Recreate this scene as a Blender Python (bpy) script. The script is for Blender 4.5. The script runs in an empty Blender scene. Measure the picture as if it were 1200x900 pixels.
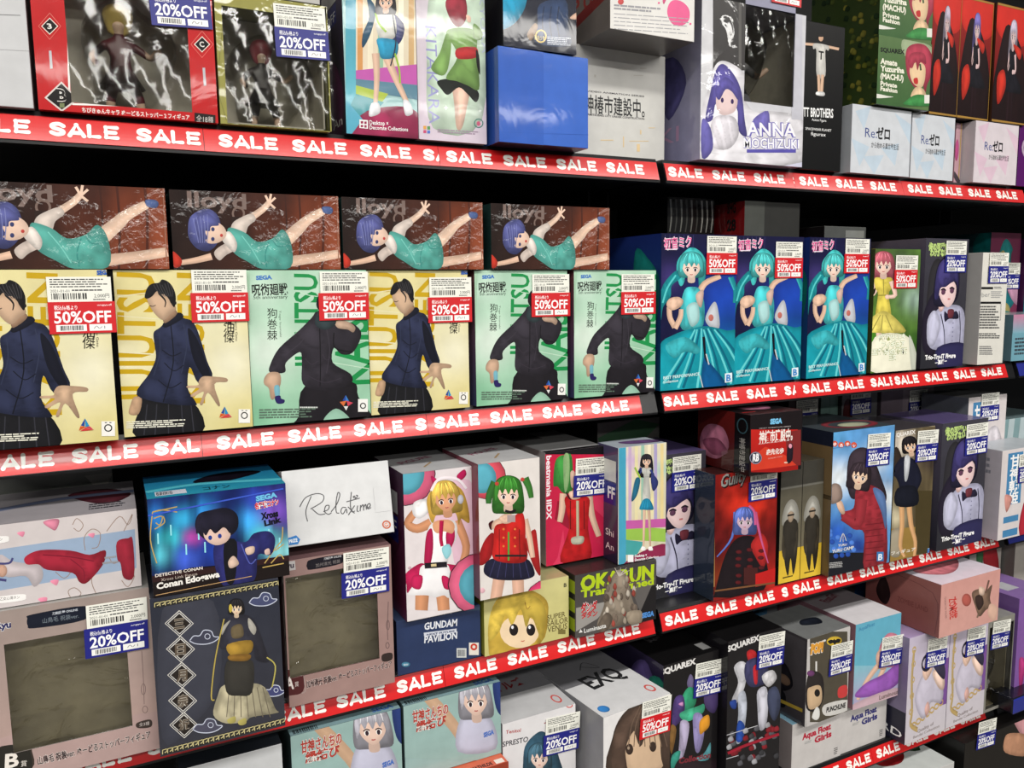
import bpy, bmesh, math, random
from mathutils import Vector, Matrix, noise
from mathutils.geometry import tessellate_polygon
random.seed(7)
scn = bpy.context.scene
COL = scn.collection

# ---------------------------------------------------------------- camera
CAM = Vector((0.0, -1.0, 1.5))          # eye 1.5 m up, 1 m in front of the shelf edge
RT = Vector((0.89162177, -0.4526062, -0.01257987))
DN = Vector((-0.06410038, -0.09867477, -0.99305309))
FW = Vector((0.44822067, 0.88623412, -0.1169928))
FPX = 930.0
cd = bpy.data.cameras.new('camera'); cam = bpy.data.objects.new('camera', cd); COL.objects.link(cam)
M = Matrix((RT, -DN, -FW)).transposed().to_4x4(); M.translation = CAM
cam.matrix_world = M
cd.sensor_width = 36; cd.lens = FPX / 1200 * 36; cd.clip_start = 0.01
scn.camera = cam
scn.view_settings.view_transform = 'Standard'; scn.view_settings.look = 'None'
scn.view_settings.gamma = 1; scn.view_settings.exposure = 0.0
try: scn.view_settings.use_curve_mapping = False
except Exception: pass

# ---------------------------------------------------------------- light
w = bpy.data.worlds.new('shop_ambience'); scn.world = w; w.use_nodes = True
w.node_tree.nodes['Background'].inputs[0].default_value = (0.95, 0.97, 1.0, 1)
w.node_tree.nodes['Background'].inputs[1].default_value = 0.08
def area(name, loc, sx, sy, power, rot=(0, 0, 0), col=(1, .97, .92)):
    l = bpy.data.lights.new(name, 'AREA'); l.shape = 'RECTANGLE'; l.size = sx; l.size_y = sy
    l.energy = power; l.color = col
    o = bpy.data.objects.new(name, l); COL.objects.link(o); o.location = loc; o.rotation_euler = rot
    return o
area('ceiling_lamp_light', (0.5, -1.55, 2.93), 6.0, 0.3, 116)
area('ceiling_lamp_light', (0.5, -3.2, 2.93), 6.0, 0.3, 135)
area('ceiling_lamp_light', (0.5, -5.0, 2.93), 6.0, 0.3, 110)

# ---------------------------------------------------------------- helpers
def lin(c):
    r = []
    for v in c[:3]:
        v = max(0.0, min(1.0, v / 255.0))
        r.append(v / 12.92 if v <= 0.04045 else ((v + 0.055) / 1.055) ** 2.4)
    return (r[0], r[1], r[2], 1.0)
def ray(px, py):
    return RT * (px - 600) + DN * (py - 450) + FW * FPX
def on_plane(px, py, P0, u):
    """point of the vertical plane through P0 along direction u seen at photo position px,py"""
    n = Vector((-u.y, u.x, 0)); d = ray(px, py)
    return CAM + d * ((P0 - CAM).dot(n) / d.dot(n))

def principled(name, rough=.4, coat=0.0, coat_rough=.1, bump=0.0, bscale=60, colour=None, metallic=0.0,
               attr=False, mottling=0.0, spec=.5, ridged=False):
    m = bpy.data.materials.new(name); m.use_nodes = True
    nt = m.node_tree; b = nt.nodes['Principled BSDF']
    b.inputs['Roughness'].default_value = rough; b.inputs['Metallic'].default_value = metallic
    b.inputs['Coat Weight'].default_value = coat; b.inputs['Coat Roughness'].default_value = coat_rough
    b.inputs['Specular IOR Level'].default_value = spec
    tc = nt.nodes.new('ShaderNodeTexCoord')
    if attr:
        a = nt.nodes.new('ShaderNodeAttribute'); a.attribute_name = 'Col'; src = a.outputs['Color']
    else:
        rgb = nt.nodes.new('ShaderNodeRGB'); rgb.outputs[0].default_value = lin(colour); src = rgb.outputs[0]
    nz = nt.nodes.new('ShaderNodeTexNoise'); nz.inputs['Scale'].default_value = 45
    nz.inputs['Detail'].default_value = 6
    nt.links.new(tc.outputs['Object'], nz.inputs['Vector'])
    mp = nt.nodes.new('ShaderNodeMapRange'); mp.inputs['To Min'].default_value = 1 - mottling
    mp.inputs['From Min'].default_value = .3; mp.inputs['From Max'].default_value = .7
    mp.inputs['To Max'].default_value = 1 + mottling
    nt.links.new(nz.outputs['Fac'], mp.inputs['Value'])
    mul = nt.nodes.new('ShaderNodeVectorMath'); mul.operation = 'SCALE'
    nt.links.new(src, mul.inputs[0]); nt.links.new(mp.outputs[0], mul.inputs['Scale'])
    nt.links.new(mul.outputs[0], b.inputs['Base Color'])
    if bump:
        n2 = nt.nodes.new('ShaderNodeTexNoise'); n2.inputs['Scale'].default_value = bscale
        n2.inputs['Detail'].default_value = 3; n2.inputs['Distortion'].default_value = .8
        nt.links.new(tc.outputs['Object'], n2.inputs['Vector'])
        n3 = nt.nodes.new('ShaderNodeTexNoise'); n3.inputs['Scale'].default_value = 9
        nt.links.new(tc.outputs['Object'], n3.inputs['Vector'])
        m3 = nt.nodes.new('ShaderNodeMapRange'); m3.inputs['From Min'].default_value = .45; m3.inputs['From Max'].default_value = .62
        m3.inputs['To Min'].default_value = .06; nt.links.new(n3.outputs['Fac'], m3.inputs['Value'])
        hm = nt.nodes.new('ShaderNodeMath'); hm.operation = 'MULTIPLY'
        nt.links.new(n2.outputs['Fac'], hm.inputs[0]); nt.links.new(m3.outputs[0], hm.inputs[1])
        h = hm.outputs[0] if bump > .3 else n2.outputs['Fac']
        bp = nt.nodes.new('ShaderNodeBump'); bp.inputs['Strength'].default_value = bump
        bp.inputs['Distance'].default_value = .004
        nt.links.new(h, bp.inputs['Height'])
        nt.links.new(bp.outputs[0], b.inputs['Coat Normal'])
        if coat == 0: nt.links.new(bp.outputs[0], b.inputs['Normal'])
    return m
MAT = {
    'matte': principled('card_matte', .55, attr=True, mottling=.03, spec=.3),
    'satin': principled('card_satin', .38, .2, .2, .05, 25, spec=.25, attr=True, mottling=.05),
    'gloss': principled('card_gloss', .4, .55, .06, .08, 18, spec=.15, attr=True, mottling=.06),
    'film': principled('card_shrink_wrapped', .4, .85, .05, .7, 22, spec=.15, attr=True, mottling=.08),
    'wrinkle': principled('card_crinkled_wrap', .4, 1.0, .05, 1.0, 80, spec=.15, attr=True, mottling=.14),
    'label': principled('label_paper', .5, .1, .3, attr=True, mottling=.01),
    'strip': principled('sale_strip_plastic', .3, .6, .12, .03, 8, attr=True, mottling=.02),
    'black_metal': principled('shelf_black_paint', .5, colour=(16, 16, 17), mottling=.1, spec=.3),
    'rail': principled('rail_black_plastic', .3, colour=(20, 20, 22), mottling=.1),
    'tray': principled('inner_tray_grey', .5, colour=(168, 158, 128), mottling=.12, bump=.3, bscale=10),
    'tray_dark': principled('inner_tray_dark', .5, colour=(205, 200, 182), mottling=.15, bump=.3, bscale=10),
    'floor': principled('floor_vinyl', .45, colour=(100, 97, 92), mottling=.1),
    'ceiling': principled('ceiling_board', .8, colour=(225, 225, 222), mottling=.03),
    'figure': principled('painted_figure_plastic', .35, attr=True, mottling=.1),
}
def clear_material(name, tint, alpha, bump, bs):
    m = bpy.data.materials.new(name); m.use_nodes = True
    nt = m.node_tree; nt.nodes.clear()
    out = nt.nodes.new('ShaderNodeOutputMaterial'); mix = nt.nodes.new('ShaderNodeMixShader')
    tr = nt.nodes.new('ShaderNodeBsdfTransparent'); tr.inputs[0].default_value = (*tint, 1)
    gl = nt.nodes.new('ShaderNodeBsdfGlossy'); gl.inputs['Roughness'].default_value = .06
    fr = nt.nodes.new('ShaderNodeFresnel'); fr.inputs['IOR'].default_value = 1.5
    ad = nt.nodes.new('ShaderNodeMath'); ad.operation = 'ADD'; ad.inputs[1].default_value = alpha; ad.use_clamp = True
    tc = nt.nodes.new('ShaderNodeTexCoord'); nz = nt.nodes.new('ShaderNodeTexNoise')
    nz.inputs['Scale'].default_value = bs; nz.inputs['Detail'].default_value = 3; nz.inputs['Distortion'].default_value = 1.2
    bp = nt.nodes.new('ShaderNodeBump'); bp.inputs['Strength'].default_value = bump; bp.inputs['Distance'].default_value = .006
    L = nt.links.new
    L(tc.outputs['Object'], nz.inputs['Vector']); L(nz.outputs['Fac'], bp.inputs['Height'])
    L(bp.outputs[0], gl.inputs['Normal']); L(bp.outputs[0], fr.inputs['Normal'])
    L(fr.outputs[0], ad.inputs[0]); L(ad.outputs[0], mix.inputs[0]); L(tr.outputs[0], mix.inputs[1]); L(gl.outputs[0], mix.inputs[2])
    L(mix.outputs[0], out.inputs['Surface'])
    return m
MAT['clear'] = clear_material('clear_window_film', (.96, .96, .95), .012, .17, 10)
MAT['clear_strong'] = clear_material('clear_crumpled_film', (.95, .95, .93), .06, 1.0, 26)
MAT['blister'] = clear_material('clear_blister_plastic', (.96, .96, .94), .015, .14, 12)

def link_mesh(name, verts, faces, mat, parent=None, cols=None, smooth=False):
    me = bpy.data.meshes.new(name); me.from_pydata(verts, [], faces); me.update()
    if cols is not None:
        ca = me.color_attributes.new('Col', 'FLOAT_COLOR', 'CORNER')
        flat = []
        for p in me.polygons:
            for vi in p.vertices:
                flat.extend(cols[p.index] if isinstance(cols, list) else cols)
        ca.data.foreach_set('color', flat)
    if smooth: me.polygons.foreach_set('use_smooth', [True] * len(me.polygons))
    me.materials.append(mat)
    o = bpy.data.objects.new(name, me); COL.objects.link(o)
    if parent: o.parent = parent
    return o
def obj_bm(name, bm, mat, parent=None, smooth=False):
    me = bpy.data.meshes.new(name); bm.to_mesh(me); bm.free(); me.materials.append(mat)
    if smooth: me.polygons.foreach_set('use_smooth', [True] * len(me.polygons))
    o = bpy.data.objects.new(name, me); COL.objects.link(o)
    if parent: o.parent = parent
    return o
def bm_box(bm, x0, x1, y0, y1, z0, z1, bevel=0.0):
    r = bmesh.ops.create_cube(bm, size=1)
    for v in r['verts']:
        v.co = Vector((x0 + (v.co.x + .5) * (x1 - x0), y0 + (v.co.y + .5) * (y1 - y0), z0 + (v.co.z + .5) * (z1 - z0)))
    if bevel:
        es = list({e for v in r['verts'] for e in v.link_edges})
        bmesh.ops.bevel(bm, geom=es, offset=bevel, segments=2, affect='EDGES', profile=.5)
def paint(o, fn):
    me = o.data; ca = me.color_attributes.new('Col', 'FLOAT_COLOR', 'CORNER'); flat = []
    for p in me.polygons:
        c = fn(p.normal, p.center)
        for _ in p.vertices: flat.extend(c)
    ca.data.foreach_set('color', flat)
def thing(name, label, cat, loc, rotz=0, group=None):
    o = bpy.data.objects.new(name, None); COL.objects.link(o); o.empty_display_size = .02
    o.location = loc; o.rotation_euler = (0, 0, rotz); o['label'] = label; o['category'] = cat
    if group: o['group'] = group
    return o

# ---------------------------------------------------------------- flat print, as layered polygons
_tc = {}
def text_tris(s, bold=0.0, res=2):
    k = (s, bold, res)
    if k not in _tc:
        c = bpy.data.curves.new('lettering', 'FONT'); c.body = s; c.size = 1; c.resolution_u = res; c.offset = bold
        c.fill_mode = 'FRONT' if hasattr(c, 'fill_mode') else None
        o = bpy.data.objects.new('lettering', c); COL.objects.link(o)
        dg = bpy.context.evaluated_depsgraph_get()
        m = bpy.data.meshes.new_from_object(o.evaluated_get(dg), depsgraph=dg)
        vs = [(v.co.x, v.co.y) for v in m.vertices]; m.calc_loop_triangles()
        tr = [tuple(t.vertices) for t in m.loop_triangles]
        bpy.data.objects.remove(o); bpy.data.curves.remove(c); bpy.data.meshes.remove(m)
        cap = .84 if any(ord(ch) > 0x2fff for ch in s) else .70
        if vs: _tc[k] = (vs, tr, min(v[0] for v in vs), max(v[0] for v in vs), cap)
        else: _tc[k] = ([], [], 0, 1, cap)
    return _tc[k]
def smooth_pts(p, n=4):
    out = []; N = len(p)
    for i in range(N):
        a, b, c, d = p[i - 1], p[i], p[(i + 1) % N], p[(i + 2) % N]
        for j in range(n):
            t = j / n
            out.append(tuple(.5 * (2 * b[k] + (c[k] - a[k]) * t + (2 * a[k] - 5 * b[k] + 4 * c[k] - d[k]) * t * t
                                   + (3 * b[k] - a[k] - 3 * c[k] + d[k]) * t ** 3) for k in (0, 1)))
    return out
def pts(s):
    v = [float(t) for t in s.replace(',', ' ').split()]
    return list(zip(v[::2], v[1::2]))
class Art:
    """coloured shapes on one face; mp maps drawing coordinates to metres on that face"""
    def __init__(s, w, h, mp=None):
        s.w, s.h, s.mp = w, h, mp or (lambda x, y: (x * w, (1 - y) * h))
        s.V, s.F, s.C, s.k = [], [], [], 0; s.regions = None; s.flat = False
        s.ox = s.oy = 0; s.sc = 1.0
    def c(s, ox, oy, div=4.0): s.ox, s.oy, s.sc = ox, oy, 1 / div; return s
    def q(s, x, y): return s.mp(s.ox + x * s.sc, s.oy + y * s.sc)
    def _tri(s, ps, cs):
        for rg in (s.regions or ((0, 0, s.w, s.h),)): s._clip(ps, cs, rg)
    def _clip(s, ps, cs, rg):
        for ax, lim, sg in ((0, rg[0], 1), (0, rg[2], -1), (1, rg[1], 1), (1, rg[3], -1)):
            o, oc = [], []; n = len(ps)
            for i in range(n):
                a, b = ps[i], ps[(i + 1) % n]; ca, cb = cs[i], cs[(i + 1) % n]
                da, db = (a[ax] - lim) * sg, (b[ax] - lim) * sg
                if da >= 0: o.append(a); oc.append(ca)
                if (da >= 0) != (db >= 0):
                    t = da / (da - db)
                    o.append((a[0] + (b[0] - a[0]) * t, a[1] + (b[1] - a[1]) * t))
                    oc.append(tuple(ca[k] + (cb[k] - ca[k]) * t for k in range(4)))
            ps, cs = o, oc
            if len(ps) < 3: return
        ar = sum(ps[i][0] * ps[(i + 1) % len(ps)][1] - ps[(i + 1) % len(ps)][0] * ps[i][1] for i in range(len(ps)))
        if abs(ar) < 1e-11: return
        if ar < 0: ps = ps[::-1]; cs = cs[::-1]
        b = len(s.V); y = -.0002 - s.k * 1.2e-5
        s.V += [(p[0], y, p[1]) for p in ps]; s.F.append(tuple(range(b, b + len(ps)))); s.C.append(cs)
    def local(s, col, P, shade=0.0, col2=None):
        n = len(P); cx = sum(p[0] for p in P) / n; cy = sum(p[1] for p in P) / n
        r = max(1e-6, max(math.hypot(p[0] - cx, p[1] - cy) for p in P))
        y0 = min(p[1] for p in P); y1 = max(p[1] for p in P)
        a = lin(col); b = lin(col2) if col2 else a; cs = []
        for p in P:
            t = (p[1] - y0) / max(1e-6, y1 - y0)
            f = 1 + shade * (-(p[0] - cx) * .6 + (p[1] - cy) * .5) / r
            cs.append(tuple(max(0, (b[i] + (a[i] - b[i]) * t) * f) for i in range(3)) + (1,))
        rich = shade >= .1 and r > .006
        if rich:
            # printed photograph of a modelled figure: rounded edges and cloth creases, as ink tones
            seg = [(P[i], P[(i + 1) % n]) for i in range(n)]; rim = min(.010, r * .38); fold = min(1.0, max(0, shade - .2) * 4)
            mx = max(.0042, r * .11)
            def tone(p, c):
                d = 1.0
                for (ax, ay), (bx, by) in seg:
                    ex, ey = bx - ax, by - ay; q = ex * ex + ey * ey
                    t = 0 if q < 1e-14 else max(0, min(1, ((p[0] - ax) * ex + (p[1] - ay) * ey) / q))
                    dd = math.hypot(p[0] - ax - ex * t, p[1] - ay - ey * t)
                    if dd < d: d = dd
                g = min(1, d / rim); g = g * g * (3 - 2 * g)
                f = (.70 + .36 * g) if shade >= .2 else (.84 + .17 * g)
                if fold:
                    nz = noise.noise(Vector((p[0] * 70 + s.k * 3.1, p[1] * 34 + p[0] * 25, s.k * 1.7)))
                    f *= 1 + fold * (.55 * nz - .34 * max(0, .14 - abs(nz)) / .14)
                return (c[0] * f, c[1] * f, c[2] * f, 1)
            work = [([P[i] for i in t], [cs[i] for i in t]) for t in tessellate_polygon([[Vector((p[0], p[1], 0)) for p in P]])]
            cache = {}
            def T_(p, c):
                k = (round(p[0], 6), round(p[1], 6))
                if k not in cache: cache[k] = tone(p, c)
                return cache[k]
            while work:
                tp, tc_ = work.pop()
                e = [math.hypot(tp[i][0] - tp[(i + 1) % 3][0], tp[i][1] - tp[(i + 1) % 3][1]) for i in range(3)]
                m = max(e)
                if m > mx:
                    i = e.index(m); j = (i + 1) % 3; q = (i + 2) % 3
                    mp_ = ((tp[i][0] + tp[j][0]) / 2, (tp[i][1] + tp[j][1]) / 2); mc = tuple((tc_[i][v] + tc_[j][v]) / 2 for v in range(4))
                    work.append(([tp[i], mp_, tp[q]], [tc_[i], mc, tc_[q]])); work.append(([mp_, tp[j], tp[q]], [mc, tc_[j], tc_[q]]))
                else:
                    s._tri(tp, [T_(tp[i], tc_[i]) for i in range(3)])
        else:
            for t in tessellate_polygon([[Vector((p[0], p[1], 0)) for p in P]]):
                s._tri([P[i] for i in t], [cs[i] for i in t])
        s.k += 1
    def G(s, col, P, shade=0, col2=None):
        if isinstance(P, str): P = pts(P)
        s.local(col, [s.q(*p) for p in P], shade, col2)
    def S(s, col, P, shade=.35, col2=None):
        if isinstance(P, str): P = pts(P)
        s.local(col, [s.q(*p) for p in smooth_pts(P)], shade, col2)
    def R(s, col, x0, y0, x1, y1, col2=None): s.G(col, [(x0, y0), (x1, y0), (x1, y1), (x0, y1)], 0, col2)
    def E(s, col, x, y, rx, ry=None, rot=0, shade=.2, n=18):
        ry = ry or rx; c, d = math.cos(math.radians(rot)), math.sin(math.radians(rot))
        s.G(col, [(x + rx * math.cos(a) * c - ry * math.sin(a) * d, y + rx * math.cos(a) * d + ry * math.sin(a) * c)
                  for a in [2 * math.pi * i / n for i in range(n)]], shade)
    def L(s, col, wd, P, taper=1.0, smooth=True, shade=.0):
        if isinstance(P, str): P = pts(P)
        if smooth and len(P) > 2:
            ext = [P[0]] + P + [P[-1]]; Q = []
            for i in range(1, len(ext) - 2):
                a, b, c, d = ext[i - 1], ext[i], ext[i + 1], ext[i + 2]
                for j in range(4):
                    t = j / 4
                    Q.append(tuple(.5 * (2 * b[k] + (c[k] - a[k]) * t + (2 * a[k] - 5 * b[k] + 4 * c[k] - d[k]) * t * t
                                         + (3 * b[k] - a[k] - 3 * c[k] + d[k]) * t ** 3) for k in (0, 1)))
            P = Q + [P[-1]]
        l, r = [], []; n = len(P)
        for i, p in enumerate(P):
            a = P[max(0, i - 1)]; b = P[min(n - 1, i + 1)]
            dx, dy = b[0] - a[0], b[1] - a[1]; m = math.hypot(dx, dy) or 1
            h = wd / 2 * (1 + (taper - 1) * i / (n - 1))
            l.append((p[0] - dy / m * h, p[1] + dx / m * h)); r.append((p[0] + dy / m * h, p[1] - dx / m * h))
        Q = [s.q(*p) for p in l]; W = [s.q(*p) for p in r]; c = lin(col)
        if not s.flat and math.hypot(Q[0][0] - W[0][0], Q[0][1] - W[0][1]) > .0042:
            MM = [((a[0] * .6 + b[0] * .4), (a[1] * .6 + b[1] * .4)) for a, b in zip(Q, W)]
            hi = tuple(min(1, v * 1.06) for v in c[:3]) + (1,); lo = tuple(v * .80 for v in c[:3]) + (1,); l2 = tuple(v * .62 for v in c[:3]) + (1,)
            for i in range(n - 1):
                for E0, E1, M0, M1, cc in ((Q[i], Q[i + 1], MM[i], MM[i + 1], lo), (W[i], W[i + 1], MM[i], MM[i + 1], l2)):
                    s._tri([E0, E1, M1], [cc, cc, hi]); s._tri([E0, M1, M0], [cc, hi, hi])
        else:
            for i in range(n - 1):
                s._tri([Q[i], Q[i + 1], W[i + 1]], [c] * 3); s._tri([Q[i], W[i + 1], W[i]], [c] * 3)
        s.k += 1
    def B(s, base, blobs, x0, y0, x1, y1, n=22, amp=.12, sx=60, sy=60):
        """soft blended backdrop: blobs are (x, y, radius, colour)"""
        b = lin(base); bl = [(x, y, q, lin(c)) for x, y, q, c in blobs]; g = []
        for j in range(n + 1):
            for i in range(n + 1):
                x = x0 + (x1 - x0) * i / n; y = y0 + (y1 - y0) * j / n; c = list(b[:3])
                for bx, by, q, cc in bl:
                    w_ = math.exp(-((x - bx) ** 2 + (y - by) ** 2) / (q * q))
                    c = [c[k] + (cc[k] - c[k]) * w_ for k in range(3)]
                p = s.q(x, y); f = 1 + amp * 1.8 * noise.noise(Vector((p[0] * sx, p[1] * sy, s.w * 9)))
                g.append((p, (c[0] * f, c[1] * f, c[2] * f, 1)))
        for j in range(n):
            for i in range(n):
                a = j * (n + 1) + i; Q = [g[a], g[a + 1], g[a + n + 2], g[a + n + 1]]
                s._tri([t[0] for t in Q], [t[1] for t in Q])
        s.k += 1
    def word(s, x, w_, y, h, col):
        """rounded heavy SALE drawn with strokes"""
        s.flat = True; u = w_ / 4.75; t = .33 * u
        c, d = 1.0, h
        G = [[(.88, .80), (.60, .97), (.22, .90), (.12, .72), (.30, .56), (.62, .46), (.84, .32), (.78, .12), (.42, .03), (.08, .18)],
             [(1.28, .0), (1.76, 1.0), (2.24, .0)], [(1.48, .26), (2.04, .26)],
             [(2.62, 1.0), (2.62, .03), (3.28, .03)],
             [(4.55, .97), (3.78, .97), (3.78, .03), (4.55, .03)], [(3.78, .5), (4.42, .5)]]
        for k, P in enumerate(G):
            Q = [(x + a * u, y - (b * (h - t) + t / 2)) for a, b in P]
            s.L(col, t, Q, smooth=(k == 0))
            for q in (Q if k else [Q[0], Q[-1]]): s.E(col, q[0], q[1], t / 2, t / 2, 0, 0, 12)
        s.k += 1
    def ring(s, col, wd, x, y, rx, ry=None):
        ry = ry or rx
        s.L(col, wd, [(x + rx * math.cos(a), y + ry * math.sin(a)) for a in [2 * math.pi * i / 16 for i in range(17)]], smooth=False)
    def T(s, t, x0, y0, x1, y1, h, col=(255, 255, 255), bold=0.0, shear=0.0, edge=None, ew=.045, res=2):
        if edge:
            s.T(t, x0, y0, x1, y1, h, edge, bold + ew, shear)
        vs, tr, a, b, cap = text_tris(t, bold, res)
        A0 = s.q(x0, y0); A1 = s.q(x1, y1); H = s.q(x0, y0 - h) if abs(x1 - x0) > abs(y1 - y0) else s.q(x0 + h, y0)
        ux, uy = A1[0] - A0[0], A1[1] - A0[1]; ln = math.hypot(ux, uy) or 1e-6
        hh = math.hypot(H[0] - A0[0], H[1] - A0[1]); nx, ny = -uy / ln, ux / ln
        c = lin(col); P = []
        for v in vs:
            f = (v[0] - a) / max(b - a, 1e-6) * ln + shear * v[1] / cap * hh; g = v[1] / cap * hh
            P.append((A0[0] + ux / ln * f + nx * g, A0[1] + uy / ln * f + ny * g))
        for t3 in tr: s._tri([P[i] for i in t3], [c] * 3)
        s.k += 1
    def VT(s, t, x, y0, y1, wd, col=(20, 20, 20), bold=.0, dx=0):
        n = len(t); st = (y1 - y0) / n
        for i, ch in enumerate(t):
            xx = x + dx * i / n
            s.T(ch, xx - wd / 2, y0 + st * (i + .9), xx + wd / 2, y0 + st * (i + .9), st * .85, col, bold); s.k -= 1
        s.k += 1
    def lines(s, col, x0, y0, x1, y1, n, sl=0.0, fill=.55):
        st = (y1 - y0) / n
        for i in range(n):
            y = y0 + st * i; x = x0; e = x1 - random.random() * (x1 - x0) * .25
            while x < e:
                wq = random.uniform(.03, .16) * (x1 - x0); x2 = min(x + wq, e)
                s.G(col, [(x, y + sl * (x - x0)), (x2, y + sl * (x2 - x0)), (x2, y + sl * (x2 - x0) + st * fill), (x, y + sl * (x - x0) + st * fill)]); s.k -= 1
                x = x2 + .015 * (x1 - x0)
        s.k += 1
    def bars(s, col, x0, y0, x1, y1, sl=0.0):
        x = x0; u = (x1 - x0) / 34
        while x < x1 - u:
            d = u * random.choice((.6, 1, 1.6))
            s.G(col, [(x, y0 + sl * (x - x0)), (x + d, y0 + sl * (x - x0)), (x + d, y1 + sl * (x - x0)), (x, y1 + sl * (x - x0))]); s.k -= 1
            x += d + u * random.choice((.5, .8, 1.3))
        s.k += 1
    def build(s, name, mat, parent, loc=(0, 0, 0), rot=(0, 0, 0)):
        me = bpy.data.meshes.new(name); me.from_pydata(s.V, [], s.F)
        ca = me.color_attributes.new('Col', 'FLOAT_COLOR', 'CORNER'); fl = []
        for cs in s.C:
            for c in cs: fl.extend(c)
        ca.data.foreach_set('color', fl); me.materials.append(mat)
        o = bpy.data.objects.new(name, me); COL.objects.link(o); o.parent = parent
        o.location = loc; o.rotation_euler = rot
        return o

SKIN = (228, 190, 165)
def head(A, x, y, r, hair, skin=SKIN, long=0, tilt=0, eyes=True, hi=None, back=True, fr=.1):
    """plain stand-in head: hair mass, face, fringe, simple eyes"""
    d = tuple(v * .72 for v in hair); hi = hi or tuple(min(255, v * 1.25 + 14) for v in hair)
    c, s_ = math.cos(math.radians(tilt)), math.sin(math.radians(tilt))
    f = lambda P: [(x + r * (a * c - b * s_), y + r * (a * s_ + b * c)) for a, b in P]
    if back:
        A.S(d, f([(-1.12, -.3), (-.8, -1.1), (0, -1.38), (.8, -1.1), (1.12, -.3), (1.15 + .1 * long, .8 + long), (.5, 1.0 + long), (-.5, 1.0 + long), (-1.15 - .1 * long, .8 + long)]))
    A.S(tuple(v * .86 for v in skin), f([(-.25, .7), (.25, .7), (.3, 1.4), (-.3, 1.4)]), 0)
    A.S(skin, f([(-.78, -.3), (0, -.9), (.78, -.3), (.74, .35), (.35, .85), (0, 1.02), (-.35, .85), (-.74, .35)]), .12)
    if eyes:
        for k in (-1, 1):
            A.E((250, 248, 246), *f([(.36 * k, .28)])[0], r * .17, r * .17, tilt, 0, 10)
            A.E((52, 38, 48), *f([(.35 * k, .29)])[0], r * .11, r * .16, tilt, 0, 10)
            A.L((50, 38, 42), r * .07, f([(.17 * k, .14), (.36 * k, .06), (.56 * k, .16)]))
        A.L((176, 88, 84), r * .07, f([(-.12, .7), (0, .73), (.12, .7)]))
    A.S(hair, f([(-1.0, .45 + fr), (-1.02, -.5), (-.6, -1.15), (0, -1.32), (.6, -1.15), (1.02, -.5), (1.0, .45 + fr), (.8, .1 + fr), (.66, -.3),
                 (.45, -.1 + fr), (.25, -.35), (.02, -.02 + fr), (-.22, -.35), (-.45, -.05 + fr), (-.66, -.3), (-.8, .1 + fr)]), .45)
    for k in (-.55, -.2, .2, .55):
        A.L(hi, r * .06, f([(k * .7, -1.15), (k * 1.1, -.75), (k * 1.25, -.35)]), .3)
    for k in (-.4, .05, .4):
        A.L(d, r * .05, f([(k * .5, -1.2), (k * .9, -.7), (k * 1.0, -.2)]), .3)
def figure(A, x, y, r, hair, dress, skin=SKIN, long=1.0, skirt=None, legs=None, shoes=(240, 240, 240), sleeves=None,
           arm='hip', tilt=0, H=9, eyes=True, flare=1.3, sw=0):
    """plain standing stand-in figure; r is the head radius, H its height in head radii"""
    sk2 = tuple(v * .82 for v in skin); dd = tuple(v * .7 for v in dress); skirt = skirt or dress
    sd = tuple(v * .7 for v in skirt); legs = legs or skin; sl = sleeves or skin
    f = lambda P: [(x + r * (a + sw * b / 9), y + r * b) for a, b in P]
    hb = H * .52
    if long:
        A.S(tuple(v * .68 for v in hair), f([(-1.1, -.5), (0, -1.3), (1.1, -.5), (1.3, 1.2 + long), (.6, 1.7 + long), (-.6, 1.7 + long), (-1.3, 1.2 + long)]))
    A.L(legs, r * .62, f([(-.42, hb), (-.5, hb + .25 * H), (-.62, H)]), .55)
    A.L(tuple(v * .9 for v in legs), r * .62, f([(.42, hb), (.62, hb + .25 * H), (.72, H)]), .55)
    for k in (-.66, .76): A.S(shoes, f([(k - .3, H - .2), (k + .3, H - .2), (k + .45, H + .45), (k - .35, H + .45)]), .2)
    if arm == 'hip': P1, P2 = [(-.8, 1.7), (-1.55, 2.9), (-.8, 3.6)], [(.8, 1.7), (1.45, 3.0), (1.25, 4.2)]
    elif arm == 'up': P1, P2 = [(-.8, 1.7), (-1.6, 2.5), (-1.0, 1.1)], [(.8, 1.7), (1.35, 3.0), (1.1, 4.3)]
    elif arm == 'chin': P1, P2 = [(-.8, 1.7), (-1.1, 3.1), (-.2, 1.6)], [(.8, 1.7), (1.2, 3.1), (.4, 3.3)]
    else: P1, P2 = [(-.8, 1.7), (-1.3, 3.0), (-1.5, 4.2)], [(.8, 1.7), (1.3, 3.0), (1.5, 4.2)]
    A.L(sl, r * .5, f(P1), .7); A.E(skin, *f([P1[-1]])[0], r * .24, r * .24, 0, .1, 8)
    A.S(dress, f([(-.25, 1.2), (.25, 1.2), (.9, 1.45), (.82, 2.4), (.55, 3.1), (.75, hb - .6), (-.75, hb - .6), (-.55, 3.1), (-.82, 2.4), (-.9, 1.45)]), .4)
    A.S(skirt, f([(-.6, hb - 1.3), (.6, hb - 1.3), (flare, hb + .5), (flare * .4, hb + .75), (-flare * .4, hb + .7), (-flare, hb + .5)]), .4)
    for k in (-.5, -.1, .4): A.L(sd, r * .09, f([(k * .6, hb - 1.1), (k * flare, hb + .5)]), 1.3)
    A.L(dd, r * .12, f([(-.55, 3.15), (.55, 3.1)])); A.L(dd, r * .08, f([(0, 1.5), (.05, 3.0)]))
    A.L(sl, r * .5, f(P2), .7); A.E(skin, *f([P2[-1]])[0], r * .24, r * .24, 0, .1, 8)
    head(A, x, y, r, hair, skin, min(long, .3), tilt, eyes)

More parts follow.
